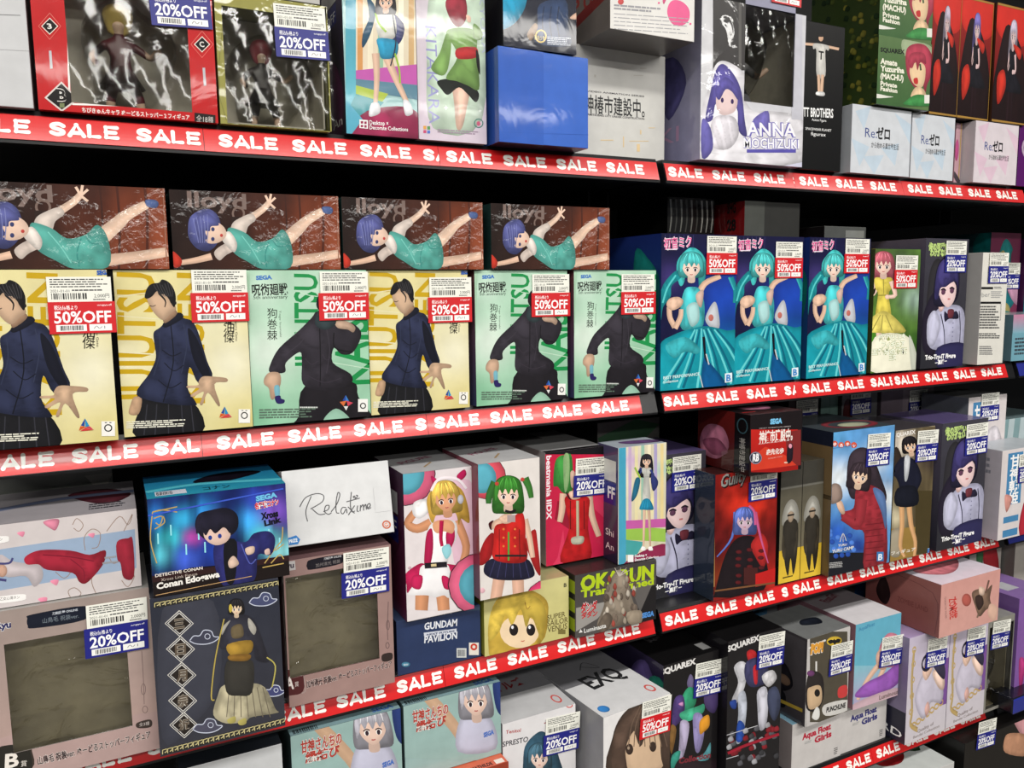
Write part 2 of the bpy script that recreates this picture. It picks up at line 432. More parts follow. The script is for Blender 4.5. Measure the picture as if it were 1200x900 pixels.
# ---------------------------------------------------------------- price stickers (meshes shared by all copies)
LW, LH, WW, WH = .064, .034, .061, .027
def label_mesh(kind):
    if kind == 'price':
        W, H = WW, WH; A = Art(W, H); A.R((238, 238, 228), 0, 0, 1, 1)
        A.lines((60, 60, 60), .05, .08, .95, .46, 4, 0, .45)
        A.T('2021-01-01', .05, .6, .34, .6, .1, (30, 30, 30)); A.lines((70, 70, 70), .38, .5, .95, .6, 1)
        A.bars((20, 20, 20), .06, .64, .62, .88)
        A.T('2,000円', .72, .82, .96, .82, .16, (25, 25, 25)); A.lines((80, 80, 80), .7, .88, .96, .96, 1)
    else:
        W, H = LW, LH; A = Art(W, H)
        A.R((206, 14, 26) if kind == '50' else (26, 30, 128), 0, 0, 1, 1)
        A.T('税込価格より', .09, .24, .43, .24, .13, bold=.01); A.T('surugaya-off', .73, .14, .95, .14, .06)
        A.T('50%OFF' if kind == '50' else '20%OFF', .08, .66, .93, .66, .36, bold=.022)
        A.R((245, 245, 242), .1, .72, .55, .93); A.R((245, 245, 242), .59, .72, .93, .93)
        A.bars((15, 15, 15), .16, .75, .5, .9)
        A.L((120, 120, 125), .012, [(.66, .86), (.7, .78), (.74, .86), (.78, .8)]); A.L((120, 120, 125), .012, [(.82, .78), (.82, .87)])
    V = [(0, 0, 0), (W, 0, 0), (W, 0, H), (0, 0, H), (0, -.0001, 0), (W, -.0001, 0), (W, -.0001, H), (0, -.0001, H)]
    F = [(0, 3, 2, 1), (4, 5, 6, 7), (0, 1, 5, 4), (1, 2, 6, 5), (2, 3, 7, 6), (3, 0, 4, 7)]
    b = len(V); edge = (238, 238, 228) if kind == 'price' else ((206, 14, 26) if kind == '50' else (26, 30, 128))
    C = [[lin(edge)] * 4 for _ in F]
    V += A.V; F += [tuple(i + b for i in f) for f in A.F]; C += A.C
    me = bpy.data.meshes.new('label_' + kind if 0 else 'price_label'); me.from_pydata(V, [], F)
    ca = me.color_attributes.new('Col', 'FLOAT_COLOR', 'CORNER'); fl = []
    for cs in C:
        for c in cs: fl.extend(c)
    ca.data.foreach_set('color', fl); me.materials.append(MAT['label'])
    return me
LM = {k: label_mesh(k) for k in ('price', '50', '20')}
def sticker(parent, kind, u, v, y=-.0017, white=True, tilt=0.0, dw=None):
    """coloured discount label centred at u,v on the front, with the white price label above"""
    c, s_ = math.cos(tilt), math.sin(tilt)
    def place(nm, me, du, dv, yy, lab):
        o = bpy.data.objects.new(nm, me); COL.objects.link(o); o.parent = parent
        o.rotation_euler = (0, -tilt, 0); o.location = (u + du * c - dv * s_, yy, v + du * s_ + dv * c)
        if lab: o['label'] = lab
    if white: place('price_label', LM['price'], -WW / 2 + (dw if dw is not None else random.uniform(-.001, .002)), LH / 2 - .0005, y, 'white price label with barcode')
    place('discount_label', LM[kind], -LW / 2, -LH / 2, y - .0003, ('red' if kind == '50' else 'blue') + ' %s%%OFF discount label' % kind)

# ---------------------------------------------------------------- boxes
ROW = {1: .197, 2: -.160, 3: -.525, 4: -.912, 5: -1.25}
GRP = {}
def carton(w_, d_, h_, cols, mat, parent, name='carton'):
    bm = bmesh.new(); bm_box(bm, 0, w_, 0, d_, 0, h_, .0009)
    o = obj_bm(name, bm, mat, parent)
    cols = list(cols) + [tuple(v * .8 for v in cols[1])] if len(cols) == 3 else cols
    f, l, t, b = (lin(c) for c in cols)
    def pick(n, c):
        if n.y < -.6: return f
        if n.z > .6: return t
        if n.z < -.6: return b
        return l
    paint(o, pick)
    return o
def lid_print(w_, d_, h_, cols, mat, parent):
    """closing flap of the lid: a thin tuck line along the top's front edge"""
    return
class Box:
    pass
def frame_of(bl, br, tp, Y, z0, rot=0.0, w=None, h=None):
    """corner, width and height of a front face from where the photo shows its corners"""
    u = Vector((math.cos(rot), math.sin(rot), 0))
    p = on_plane(bl[0], bl[1], Vector((0, Y - 1, 0)), Vector((1, 0, 0)))
    P0 = Vector((p.x, Y - 1, 1.5 + z0))
    if w is None: w = (on_plane(br[0], br[1], P0, u) - P0).dot(u)
    if h is None: h = on_plane(tp[0], tp[1], P0, u).z - P0.z
    return P0, u, w, h
LAST = None
def box(label, bl, br, tp, z0, Y=1.0, depth=.12, rot=0.0, cols=None, fin='satin', art=None, left=None, top=None,
        st=(), group=None, name='figure_box', w=None, h=None, window=None, gap=.0008, cat='box', tray='tray', back=.72, shell=True):
    global LAST
    rot = math.radians(rot)
    P0, u, W, H = frame_of(bl, br, tp, Y, z0, rot, w, h)
    if w is None: W -= gap
    H -= .0006 if h is None else 0
    cols = cols or [(200, 200, 200)] * 4
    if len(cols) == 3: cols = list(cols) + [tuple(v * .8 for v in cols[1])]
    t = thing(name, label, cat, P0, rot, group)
    def mp(x, y):
        q = on_plane(x, y, P0, u); return ((q - P0).dot(u), q.z - P0.z)
    if window is None:
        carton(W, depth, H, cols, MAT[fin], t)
    else:
        x0, y0, x1, y1 = window(mp) if callable(window) else window
        window_carton(t, W, depth, H, cols, fin, (x0, y0, x1, y1), tray, back, shell)
    if art:
        A = Art(W, H, mp)
        if window is not None: A.regions = [(0, 0, x0, H), (x1, 0, W, H), (x0, 0, x1, y0), (x0, y1, x1, H)]
        art(A)
        if A.F: A.build('printed_front', MAT[fin], t)
    if left:
        A = Art(depth, H); left(A)
        A.build('printed_side', MAT[fin], t, (0, depth, 0), (0, 0, -math.pi / 2))
    if top:
        A = Art(W, depth); top(A)
        A.build('printed_top', MAT[fin], t, (0, 0, H), (-math.pi / 2, 0, 0))
    for s_ in st:
        k, px, py = s_[:3]; uu, vv = mp(px, py)
        sticker(t, k, uu, vv, tilt=math.radians(s_[3]) if len(s_) > 3 else 0.0, white=not (len(s_) > 4 and s_[4] == 0))
    t['w'] = W
    LAST = t, W, H, mp
    return t
def copy_box(src, label, loc, group=None, st=(), rot=None, tilt=0, keep=()):
    r = src.copy(); COL.objects.link(r); r.location = loc; r['label'] = label
    if rot is not None: r.rotation_euler = (0, 0, math.radians(rot))
    if group: r['group'] = group
    for ch in list(src.children):
        if ch.name.startswith(('price_label', 'discount_label')): continue
        c = ch.copy(); COL.objects.link(c); c.parent = r
    for s_ in st:
        k, px, py = s_[:3]
        q = on_plane(px, py, Vector(loc), Vector((math.cos(r.rotation_euler.z), math.sin(r.rotation_euler.z), 0)))
        sticker(r, k, (q - Vector(loc)).x, q.z - loc[2], tilt=math.radians(s_[3]) if len(s_) > 3 else 0)
    return r
def window_carton(t, W, D, H, cols, fin, win, tray, back=.72, shell=True):
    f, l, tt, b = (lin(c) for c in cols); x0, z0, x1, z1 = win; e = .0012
    bm = bmesh.new()
    bm_box(bm, 0, e, 0, D, 0, H); bm_box(bm, W - e, W, 0, D, 0, H)
    bm_box(bm, e, W - e, D - e, D, 0, H); bm_box(bm, e, W - e, 0, D - e, 0, e); bm_box(bm, e, W - e, 0, D - e, H - e, H)
    bm_box(bm, e, x0, 0, e, e, H - e); bm_box(bm, x1, W - e, 0, e, e, H - e)
    bm_box(bm, x0, x1, 0, e, e, z0); bm_box(bm, x0, x1, 0, e, z1, H - e)
    o = obj_bm('carton', bm, MAT[fin], t)
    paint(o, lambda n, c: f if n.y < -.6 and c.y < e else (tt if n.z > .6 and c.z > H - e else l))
    # clear pane behind the opening
    V, F = [], []; nx, nz = 14, 12
    for j in range(nz + 1):
        for i in range(nx + 1):
            V.append((x0 - .004 + (x1 - x0 + .008) * i / nx, e + .0006 + .0008 * math.sin(i * 1.7 + j * .9), max(e, z0 - .004) + (min(H - e, z1 + .004) - max(e, z0 - .004)) * j / nz))
    for j in range(nz):
        for i in range(nx):
            a = j * (nx + 1) + i; F.append((a, a + 1, a + nx + 2, a + nx + 1))
    link_mesh('clear_window', V, F, MAT['clear' if shell else 'clear_strong'], t, smooth=True)
    # inner card tray: backing and a floor
    bm = bmesh.new(); m = .003
    bm_box(bm, m, W - m, D * back, D * back + .002, m, H - m, 0); bm_box(bm, m, W - m, .012, D * back, m, m + .002)
    bm_box(bm, m, m + .002, .012, D * back, m, H - m); bm_box(bm, W - m - .002, W - m, .012, D * back, m, H - m)
    obj_bm('inner_tray', bm, MAT[tray], t)
    # moulded blister shell round the figure
    if not shell: return
    cx, cz = (x0 + x1) / 2, (z0 + z1) / 2; rx, rz = (x1 - x0) * .40, (z1 - z0) * .44
    V, F = [], []; n, mR = 28, 7
    for j in range(mR + 1):
        k = 1 - (j / mR) ** 2 * .9; yy = D * .70 - (D * .70 - .014) * (j / mR) ** .6
        for i in range(n):
            a = 2 * math.pi * i / n; lob = 1 + .1 * math.sin(3 * a + 1) + .06 * math.sin(5 * a)
            V.append((cx + rx * k * lob * math.cos(a), yy, cz + rz * k * lob * math.sin(a)))
    for j in range(mR):
        for i in range(n):
            a = j * n + i; b2 = j * n + (i + 1) % n; F.append((a, b2, b2 + n, a + n))
    F.append(tuple(range(mR * n, mR * n + n)))
    link_mesh('blister_shell', V, F, MAT['blister'], t, smooth=True)
def figurine(label, P, s_, hair, body, skin=(205, 175, 150), lean=0.0):
    """small figure behind the window: one body mesh grown over a skeleton, with hair as a part"""
    t = thing('figurine', label, 'figurine', P)
    me = bpy.data.meshes.new('body')
    J = [(0, 0, .42), (0, 0, .56), (0, 0, .7), (0, 0, .76), (0, -.01, .9), (-.12, 0, .68), (-.24, -.05, .55), (-.2, -.13, .46), (.12, 0, .68), (.26, -.03, .58), (.34, -.1, .66),
         (-.07, 0, .36), (-.1, -.04, .2), (-.12, 0, .03), (.07, 0, .36), (.14, -.04, .2), (.16, 0, .03), (-.12, -.06, .02), (.16, -.06, .02)]
    E_ = [(0, 1), (1, 2), (2, 3), (3, 4), (2, 5), (5, 6), (6, 7), (2, 8), (8, 9), (9, 10), (0, 11), (11, 12), (12, 13), (0, 14), (14, 15), (15, 16), (13, 17), (16, 18)]
    Rr = [.09, .075, .085, .035, .1, .04, .032, .028, .04, .032, .028, .065, .05, .03, .065, .05, .03, .025, .025]
    me.from_pydata([(x * s_, y * s_, z * s_) for x, y, z in J], E_, [])
    o = bpy.data.objects.new('body', me); COL.objects.link(o)
    sk = o.modifiers.new('s', 'SKIN'); o.modifiers.new('u', 'SUBSURF').levels = 2
    for i, v in enumerate(me.skin_vertices[0].data if me.skin_vertices else []): v.radius = (Rr[i] * s_, Rr[i] * s_)
    if me.skin_vertices: me.skin_vertices[0].data[0].use_root = True
    dg = bpy.context.evaluated_depsgraph_get(); dg.update()
    m2 = bpy.data.meshes.new_from_object(o.evaluated_get(dg), depsgraph=dg)
    bpy.data.objects.remove(o)
    o = bpy.data.objects.new('body', m2); COL.objects.link(o); o.parent = t
    m2.materials.clear(); m2.materials.append(MAT['figure'])
    m2.polygons.foreach_set('use_smooth', [True] * len(m2.polygons))
    bb, sc = lin(body), lin(skin)
    paint(o, lambda n, c: sc if (c.z > .77 * s_ or abs(c.x) > .21 * s_ or c.z < .16 * s_) else bb)
    V, F = [], []; n = 16
    for j in range(9):
        a = math.pi * j / 8
        for i in range(n):
            b = 2 * math.pi * i / n; r = .125 * (1 + .12 * (i % 2) * math.sin(a)); z = math.cos(a)
            front = max(0, -math.sin(b)) * max(0, -z + .2)
            V.append((r * math.sin(a) * math.cos(b) * s_, (.0 + r * math.sin(a) * math.sin(b) * (1 - .8 * front)) * s_, (.93 + .12 * z - (.05 if j > 5 else 0)) * s_))
    for j in range(8):
        for i in range(n):
            F.append((j * n + i, (j + 1) * n + i, (j + 1) * n + (i + 1) % n, j * n + (i + 1) % n))
    link_mesh('hair', V, F, MAT['figure'], t, cols=lin(hair), smooth=True)
    link_mesh('skirt', [(math.cos(2 * math.pi * i / 14) * r * s_, math.sin(2 * math.pi * i / 14) * r * .8 * s_, z * s_) for r, z in ((.08, .5), (.2, .3)) for i in range(14)],
              [(i, (i + 1) % 14, 14 + (i + 1) % 14, 14 + i) for i in range(14)], MAT['figure'], t, cols=lin(tuple(v * .8 for v in body)), smooth=True)
    return t
# ================================================================ setting
bm = bmesh.new(); bm_box(bm, -2.5, 4.5, -6.5, .6, -.02, 0)
o = obj_bm('floor', bm, MAT['floor']); o['kind'] = 'structure'
bm = bmesh.new(); bm_box(bm, -2.5, 4.5, -6.5, .6, 3.0, 3.05)
o = obj_bm('ceiling', bm, MAT['ceiling']); o['kind'] = 'structure'
bm = bmesh.new(); bm_box(bm, -2.5, 4.5, .52, .58, 0, 3.0)
o = obj_bm('wall_back', bm, MAT['black_metal']); o['kind'] = 'structure'

RED, BLUE = (212, 28, 30), (32, 40, 132)
SE = -math.radians(19); SH = .0285
def strip(parent, x0, x1, z, starts, col=RED, txt='SALE', wd=.067):
    """one printed plastic strip in the shelf edge rail, its lettering a sub-part"""
    bm = bmesh.new(); n = 6; L_ = x1 - x0 - .0006
    rows = []
    for j in range(n + 1):
        s_ = SH * j / n; y = -.0003 * math.sin(math.pi * j / n)
        rows.append([bm.verts.new((0, y, s_)), bm.verts.new((L_, y, s_)), bm.verts.new((0, y + .0006, s_)), bm.verts.new((L_, y + .0006, s_))])
    for j in range(n):
        a, b = rows[j], rows[j + 1]
        bm.faces.new((a[0], a[1], b[1], b[0])); bm.faces.new((a[2], b[2], b[3], a[3]))
        bm.faces.new((a[0], b[0], b[2], a[2])); bm.faces.new((a[1], a[3], b[3], b[1]))
    bm.faces.new((rows[0][0], rows[0][2], rows[0][3], rows[0][1])); bm.faces.new((rows[n][0], rows[n][1], rows[n][3], rows[n][2]))
    o = obj_bm('sale_strip' if col == RED else 'category_strip', bm, MAT['strip'], parent)
    paint(o, lambda a, c: lin(col)); o.location = (x0, -.0008, z - .0325); o.rotation_euler = (SE, 0, 0)
    A = Art(L_, SH, lambda x, y: (x - x0, y))
    for s_ in starts:
        A = Art(L_, SH, lambda x, y: (x - x0, y))
        A.mp = lambda x, y: (x - x0, -y); A.word(s_, wd, -SH * .20, SH * .62, (248, 246, 240))
        if A.F: A.build('lettering', MAT['strip'], o, (0, -.0003, 0))
ORD = {1: 'top', 2: 'second', 3: 'third', 4: 'fourth'}
def bay(x0, x1, where, rows):
    cx = (x0 + x1) / 2
    t = thing('shelving_frame', 'black back panel and uprights of the %s shelving bay' % where, 'shelving frame', (cx, .45, 0), 0)
    bm = bmesh.new(); bm_box(bm, x0 - cx, x1 - cx, .008, .028, .1, 2.3); obj_bm('back_panel', bm, MAT['black_metal'], t)
    for xx in (x0, x1 - .012):
        bm = bmesh.new(); bm_box(bm, xx - cx, xx + .012 - cx, -.012, .0075, 0, 2.3); obj_bm('upright', bm, MAT['black_metal'], t)
    for r, segs, col in rows:
        z = 1.5 + ROW[r]
        t = thing('shelf', '%s black shelf of the %s bay, with a %s edge strip' % (ORD[r], where, 'red SALE' if segs[0][2] else ('red' if col == RED else 'blue')), 'shelf', (cx, 0, z), 0)
        bm = bmesh.new()
        prof = [(.0004, -.0335), (.0098, -.0050), (.012, 0), (.436, 0), (.436, -.03), (.02, -.03), (.016, -.0365), (.0004, -.0365)]
        a = [bm.verts.new((x0 + .001 - cx, y, zz)) for y, zz in prof]; b = [bm.verts.new((x1 - .001 - cx, y, zz)) for y, zz in prof]
        n = len(prof)
        for i in range(n): bm.faces.new((a[i], a[(i + 1) % n], b[(i + 1) % n], b[i]))
        bm.faces.new(a[::-1]); bm.faces.new(b); bmesh.ops.recalc_face_normals(bm, faces=bm.faces[:])
        obj_bm('shelf_board', bm, MAT['rail'], t)
        for xx in (x0 + .013, x1 - .016):
            bm = bmesh.new(); bm_box(bm, xx - cx, xx + .003 - cx, .18, .43, -.06, -.0305); obj_bm('shelf_bracket', bm, MAT['black_metal'], t)
        for s0, s1, starts in segs: strip(t, s0 - cx, s1 - cx, 0, [q - cx for q in starts], col)
def ar(a, n, st=.0845): return [a + st * i for i in range(n)]
bay(-.156, .764, 'left', [
    (1, [(-.155, .112, ar(-.127, 3)), (.112, .404, ar(.129, 4)), (.404, .762, ar(.415, 4))], RED),
    (2, [(-.155, .0905, ar(-.130, 3)), (.0905, .378, ar(.108, 4)), (.378, .733, ar(.389, 4))], RED),
    (3, [(-.155, .394, [-.075, .01, .095, .158, .240, .324]), (.394, .762, ar(.410, 4, .0855))], RED),
    (4, [(-.155, .76, ar(-.1, 10))], RED)])
bay(.774, 1.692, 'middle', [
    (1, [(.776, 1.045, ar(.782, 4, .0872)), (1.045, 1.318, ar(1.058, 4, .0872)), (1.318, 1.69, ar(1.333, 4, .088))], RED),
    (2, [(.776, 1.063, ar(.778, 4, .0865)), (1.063, 1.312, ar(1.081, 3, .0865)), (1.312, 1.665, ar(1.320, 4, .0872))], RED),
    (3, [(.776, 1.058, ar(.785, 4, .0865)), (1.058, 1.318, ar(1.072, 3, .0865)), (1.318, 1.67, ar(1.329, 4, .0875))], RED),
    (4, [(.776, 1.04, ar(.785, 4, .0865)), (1.04, 1.302, ar(1.055, 3, .0872)), (1.302, 1.66, ar(1.315, 4, .0872))], RED)])
bay(1.702, 2.62, 'far right', [
    (1, [(1.704, 2.6, [])], RED), (2, [(1.704, 2.6, [])], BLUE), (3, [(1.704, 2.6, [])], BLUE), (4, [(1.76, 2.6, [])], BLUE)])
# blue category card clipped to the fourth shelf
t = thing('shelf_sign', 'dark blue shelf sign with white katakana right of the bottom red strip', 'sign', (1.668, -.052, 1.5 - .915))
bm = bmesh.new(); bm_box(bm, 0, .17, 0, .05, 0, .036, .004); o = obj_bm('sign_body', bm, MAT['strip'], t); paint(o, lambda n, c: lin((34, 44, 140)) if n.y < -.5 else lin((14, 15, 26)))
A = Art(.17, .036); A.T('フィギュア', .22, .72, .62, .72, .42, bold=.03); A.build('lettering', MAT['strip'], t, (0, -.0005, 0))

# ================================================================ row 1 (top)
G_ = (170, 172, 176)
box('plain grey-white box at the far left of the top shelf', (-60, 120), (41, 131), (42, 0), .197, cols=[(196, 197, 199), (170, 170, 172), (190, 190, 190)], h=.20, depth=.2, fin='satin',
    art=lambda A: (A.L((120, 120, 122), .8, [(-60, 15), (24, 18)]), A.L((176, 176, 178), .8, [(-60, 55), (40, 60)])))
def a_red(A):
    A.c(0, 0)
    A.L((240, 236, 232), 9, [(312, -100), (326, 470), (340, 488), (860, 502), (880, 490), (872, -100)], smooth=False)
    for (x, y, r) in ((233, 123, 40), (947, 208, 38)):
        A.L((225, 120, 110), 3, [(x, y - 62), (x - 52, y), (x, y + 62), (x + 52, y), (x, y - 62)], smooth=False)
        A.G((240, 230, 220), [(x, y - r), (x - r, y), (x, y + r), (x + r, y)]); r -= 5
        A.G((20, 16, 16), [(x, y - r), (x - r, y), (x, y + r), (x + r, y)])
        A.T('C' if x > 500 else '3', x - 10, y + 12, x + 12, y + 12, 24, (230, 225, 220), .03)
    A.G((215, 205, 200), [(288, 382), (208, 458), (290, 524), (370, 466)]); A.G((22, 18, 18), [(288, 392), (220, 458), (290, 514), (358, 464)])
    A.T('B', 268, 470, 312, 474, 52, (22, 18, 18), .03, edge=(240, 235, 230)); A.R((120, 130, 90), 280, 484, 302, 505)
    for x, y in ((238, 280), (958, 360)): A.L((190, 190, 196), 12, [(x - 3, y - 42), (x + 3, y + 42)])
    A.T('ちびきゅんキャラ ぬーどるストッパー 2 フィギュア', 385, 525, 890, 560, 22, (240, 220, 215), .03)
    A.G((30, 26, 26), [(912, 528), (1010, 540), (1010, 588), (912, 575)]); A.T('全18種', 920, 568, 1000, 578, 30, (200, 195, 190))
def win_red(mp):
    a = mp(84, 120); b = mp(218, 3); return (a[0], a[1], b[0], .155)
box('red window box with black diamond B badge and a blonde figure inside', (46, 134), (257, 150), (250, 0), .197, h=.165, depth=.13, fin='gloss',
    cols=[(190, 26, 30), (170, 22, 26), (190, 30, 34)], art=a_red, window=win_red, st=[('20', 212, 14, 3)], tray='tray_dark')
T0 = LAST[0].location
figurine('small blonde figure in dark red clothes inside the red window box', (T0.x + .083, T0.y + .055, T0.z + .004), .125, (196, 172, 96), (84, 24, 34))
def a_olive(A):
    A.c(0, 0)
    A.L((120, 118, 60), 3, [(1050, 20), (1060, 560), (1500, 590), (1540, 560), (1530, 20)])
    A.T('あいこっち ～特装版～ ぬーどるストッパー', 1120, 588, 1500, 618, 22, (60, 58, 30), .02)
box('olive yellow window box with clear front and a pink-haired figure inside', (259, 151), (388, 160), (387, 8), .197, depth=.12, fin='film',
    cols=[(150, 146, 76), (140, 138, 70), (120, 118, 80)], art=a_olive, window=lambda mp: (mp(267, 150)[0], mp(300, 147)[1], mp(384, 30)[0], mp(300, 12)[1]), st=[('20', 354, 52, 2)], tray='tray_dark')
T1, W1, H1, mp1 = LAST
figurine('small pink-haired figure inside the olive window box', (T1.location.x + .058, T1.location.y + .05, T1.location.z + .004), .105, (150, 62, 72), (50, 44, 44))
box('pale grey box lying on top of the olive window box', (262, 2), (376, 10), (376, -60), .197 + H1 + .001, Y=1.0, h=.06, depth=.16, cols=[(178, 176, 172), (150, 148, 146), (160, 160, 160)],
    art=lambda A: (A.T('20%', 268, 0, 292, 1, 9, (60, 70, 160))))
def a_desk(A):
    A.c(300, 0)
    A.R((60, 150, 175), 420, -60, 470, 640, (110, 190, 205)); A.R((214, 205, 176), 468, -60, 770, 340, (228, 214, 190))
    for i, c in enumerate([(210, 150, 90), (236, 226, 200), (150, 190, 160), (230, 190, 120), (240, 236, 214), (205, 170, 120)]):
        A.R(c, 475 + i * 48, -60, 500 + i * 48, 330)
    A.G((190, 90, 170), '468,330 770,300 770,420 468,370'); A.G((90, 130, 150), '468,370 770,400 770,470 468,420'); A.G((170, 190, 70), '468,400 620,440 560,520 468,460')
    A.G((70, 150, 160), '468,440 600,480 520,560 430,520'); A.S((150, 40, 80), '430,620 520,520 700,500 780,560 780,650 430,650')
    A.G((90, 170, 195), '424,470 500,560 440,640 424,640')
    A.L((226, 190, 166), 36, [(560, 250), (566, 360), (560, 480)], .55); A.L((226, 190, 166), 40, [(610, 260), (660, 380), (712, 490)], .5)
    A.S((235, 235, 240), '540,485 575,485 580,530 530,545'); A.S((235, 235, 240), '690,470 720,480 735,530 700,540')
    A.S((44, 50, 110), '630,60 690,110 690,170 660,210 620,160'); A.S((36, 90, 120), '520,-10 560,40 540,150 500,225 500,160 530,80')
    A.S((222, 222, 214), '560,60 640,55 655,170 580,180'); A.S((40, 150, 190), '570,180 660,195 655,265 590,275 575,230')
    A.L((150, 190, 60), 10, [(560, 60), (575, 110), (610, 150)]); A.L((150, 190, 60), 8, [(650, 250), (670, 320), (675, 390)])
    A.L((30, 40, 60), 6, [(640, 70), (655, 200), (630, 310)])
    head(A, 608, 5, 40, (44, 40, 52), long=.6)
    A.G((240, 240, 240), '484,560 524,564 524,604 484,600'); A.R((150, 40, 80), 490, 568, 502, 580); A.R((150, 40, 80), 507, 570, 518, 582); A.R((150, 40, 80), 490, 586, 502, 597); A.R((150, 40, 80), 507, 587, 518, 599)
    A.T('Desktop ×', 532, 584, 620, 589, 20, bold=.01); A.T('Decorate Collections', 532, 606, 712, 616, 18, bold=.01)
def l_dark(A):
    A.R((58, 48, 76), 0, 0, 1, 1, (34, 30, 44)); A.S((96, 40, 90), [(.1, .55), (.5, .5), (.9, .7), (.8, .98), (.2, .98)])
    A.T('An', .45, .93, .85, .93, .06); A.R((36, 40, 120), .1, .18, .75, .3); A.T('%OFF', .15, .28, .7, .28, .06); A.R((220, 220, 216), .1, .06, .75, .17)
box('colourful upright box with white and turquoise dressed girl print, beside green kimono box', (406, 154), (491, 160), (491, 0), .197, h=.20, depth=.11, fin='gloss', cols=[(150, 190, 190), (60, 50, 74), (190, 190, 190)], art=a_desk, left=l_dark)
def a_kita(A):
    A.c(300, 0)
    A.R((205, 196, 205), 768, -60, 1085, 680, (214, 200, 214)); A.S((196, 216, 196), '830,-60 1060,-60 1060,560 830,600 800,300')
    A.T('KITAKARA', 792, 120, 812, 580, -52, (150, 150, 200), .0); A.T('KYOKA', 1045, -20, 1060, 250, -26, (170, 180, 200))
    for x, y, q in ((870, 125, 14), (890, 505, 12), (1050, 520, 8), (850, 440, 8)): A.G((240, 245, 240), [(x, y - q), (x + q * .3, y - q * .3), (x + q, y), (x + q * .3, y + q * .3), (x, y + q), (x - q * .3, y + q * .3), (x - q, y), (x - q * .3, y - q * .3)])
    A.S((228, 190, 170), '925,390 1000,400 985,520 965,600 940,600 930,500')
    A.S((24, 30, 26), '850,380 930,370 1010,400 1045,440 1030,480 990,440 950,410 900,445 870,420')
    A.S((120, 160, 84), '890,150 960,130 1030,150 1035,240 1040,300 1045,420 990,400 940,380 890,365 935,290 940,240')
    A.S((128, 168, 92), '895,150 915,200 900,320 870,355 820,320 860,250'); A.S((124, 162, 88), '1020,110 1060,150 1055,185 1020,180')
    A.S((190, 40, 44), '942,228 1030,222 1032,270 945,275'); A.S((20, 20, 22), '1030,235 1045,260 1050,350 1035,310')
    A.S((150, 44, 60), '888,10 930,-40 975,-20 990,50 975,110 940,125 905,80', .4); A.S((228, 190, 170), '985,70 1005,80 1005,105 990,100')
    A.ring((60, 120, 110), 5, 1043, 578, 20); A.T('●', 1035, 590, 1052, 590, 20, (200, 90, 120)); A.R((220, 160, 80), 784, 590, 798, 606); A.R((90, 150, 90), 802, 592, 816, 608); A.R((200, 80, 120), 784, 610, 798, 624); A.R((90, 120, 200), 802, 612, 816, 626)
    A.lines((160, 140, 160), 850, 605, 1050, 625, 2, .06)
box('lilac and mint box showing a red-haired girl in green kimono from behind', (491, 160), (571, 167), (571, 0), .197, h=.20, depth=.11, fin='gloss', cols=[(208, 198, 206), (190, 180, 190), (190, 190, 190)], art=a_kita)
box('glossy plain blue box under the black box on the top shelf', (585, 166), (690, 172), (690, 68), .197, Y=.975, depth=.062, fin='gloss', cols=[(60, 104, 196), (46, 86, 172), (70, 110, 200), (60, 40, 60)],  # underside colour holds a painted reddish reflection
    art=lambda A: (A.R((52, 95, 186), 560, 40, 637, 190), A.L((50, 92, 180), .5, [(585, 155), (690, 158)])), left=lambda A: A.R((44, 84, 170), 0, 0, 1, 1))
_b, Wb, Hb, _ = LAST
def a_blk(A):
    A.c(600, 0)
    A.R((18, 22, 40), -60, -100, 320, 270); A.S((20, 150, 190), '-60,-80 60,-60 65,20 30,90 -20,130 -60,120'); A.S((44, 64, 100), '130,20 250,0 262,120 270,215 110,200 120,120')
    for x in (150, 185, 220): A.L((30, 44, 72), 6, [(x, 30), (x - 8, 110), (x + 6, 200)])
    A.S((150, 120, 90), '70,160 105,110 120,130 90,190'); A.ring((220, 190, 110), 7, 135, 170, 24, 28); A.S((225, 185, 160), '270,85 300,60 308,75 300,92')
    A.lines((200, 205, 215), 165, 172, 280, 212, 5, .06); A.T('冒険少年', 105, 185, 155, 190, 20, (230, 210, 150))
box('black box with blue trousers print, on top of the plain blue box', (590, 52), (676, 62), (676, 0), .197 + Hb + .001, Y=.975, h=.10, depth=.12, rot=-2, fin='gloss', cols=[(16, 18, 34), (14, 14, 20), (20, 20, 24), (10, 10, 12)], art=a_blk)
def a_kami(A):
    A.c(600, 0)
    A.T('神椿市建設中。', 340, 522, 622, 545, 80, (30, 30, 32), .012); A.T('KAMITSUBAKI CITY UNDER CONSTRUCTION', 345, 540, 620, 562, 9, (60, 60, 62), .02)
    A.T('VIDEO ANIMATION SERIES', 350, 430, 620, 456, 8, (80, 80, 82), .02)
    for x, y, a, b in ((500, 325, 40, 4), (570, 352, 45, 3), (385, 350, 8, 12), (600, 318, 30, 5)): A.R((190, 186, 178), x, y, x + a, y + b)
    for x, y, a, b in ((585, 675, 14, 36), (520, 640, 5, 50), (415, 655, 60, 4), (550, 660, 90, 3), (600, 610, 6, 20), (640, 598, 30, 3)): A.R((222, 196, 150), x, y, x + a, y + b)
box('large white box with black Japanese title, behind the plain blue box', (655, 181), (779, 188), (779, 66), .197, Y=1.04, depth=.14, fin='satin', cols=[(206, 205, 200), (190, 190, 188), (200, 200, 198)], art=a_kami)
T2, W2, H2, _ = LAST
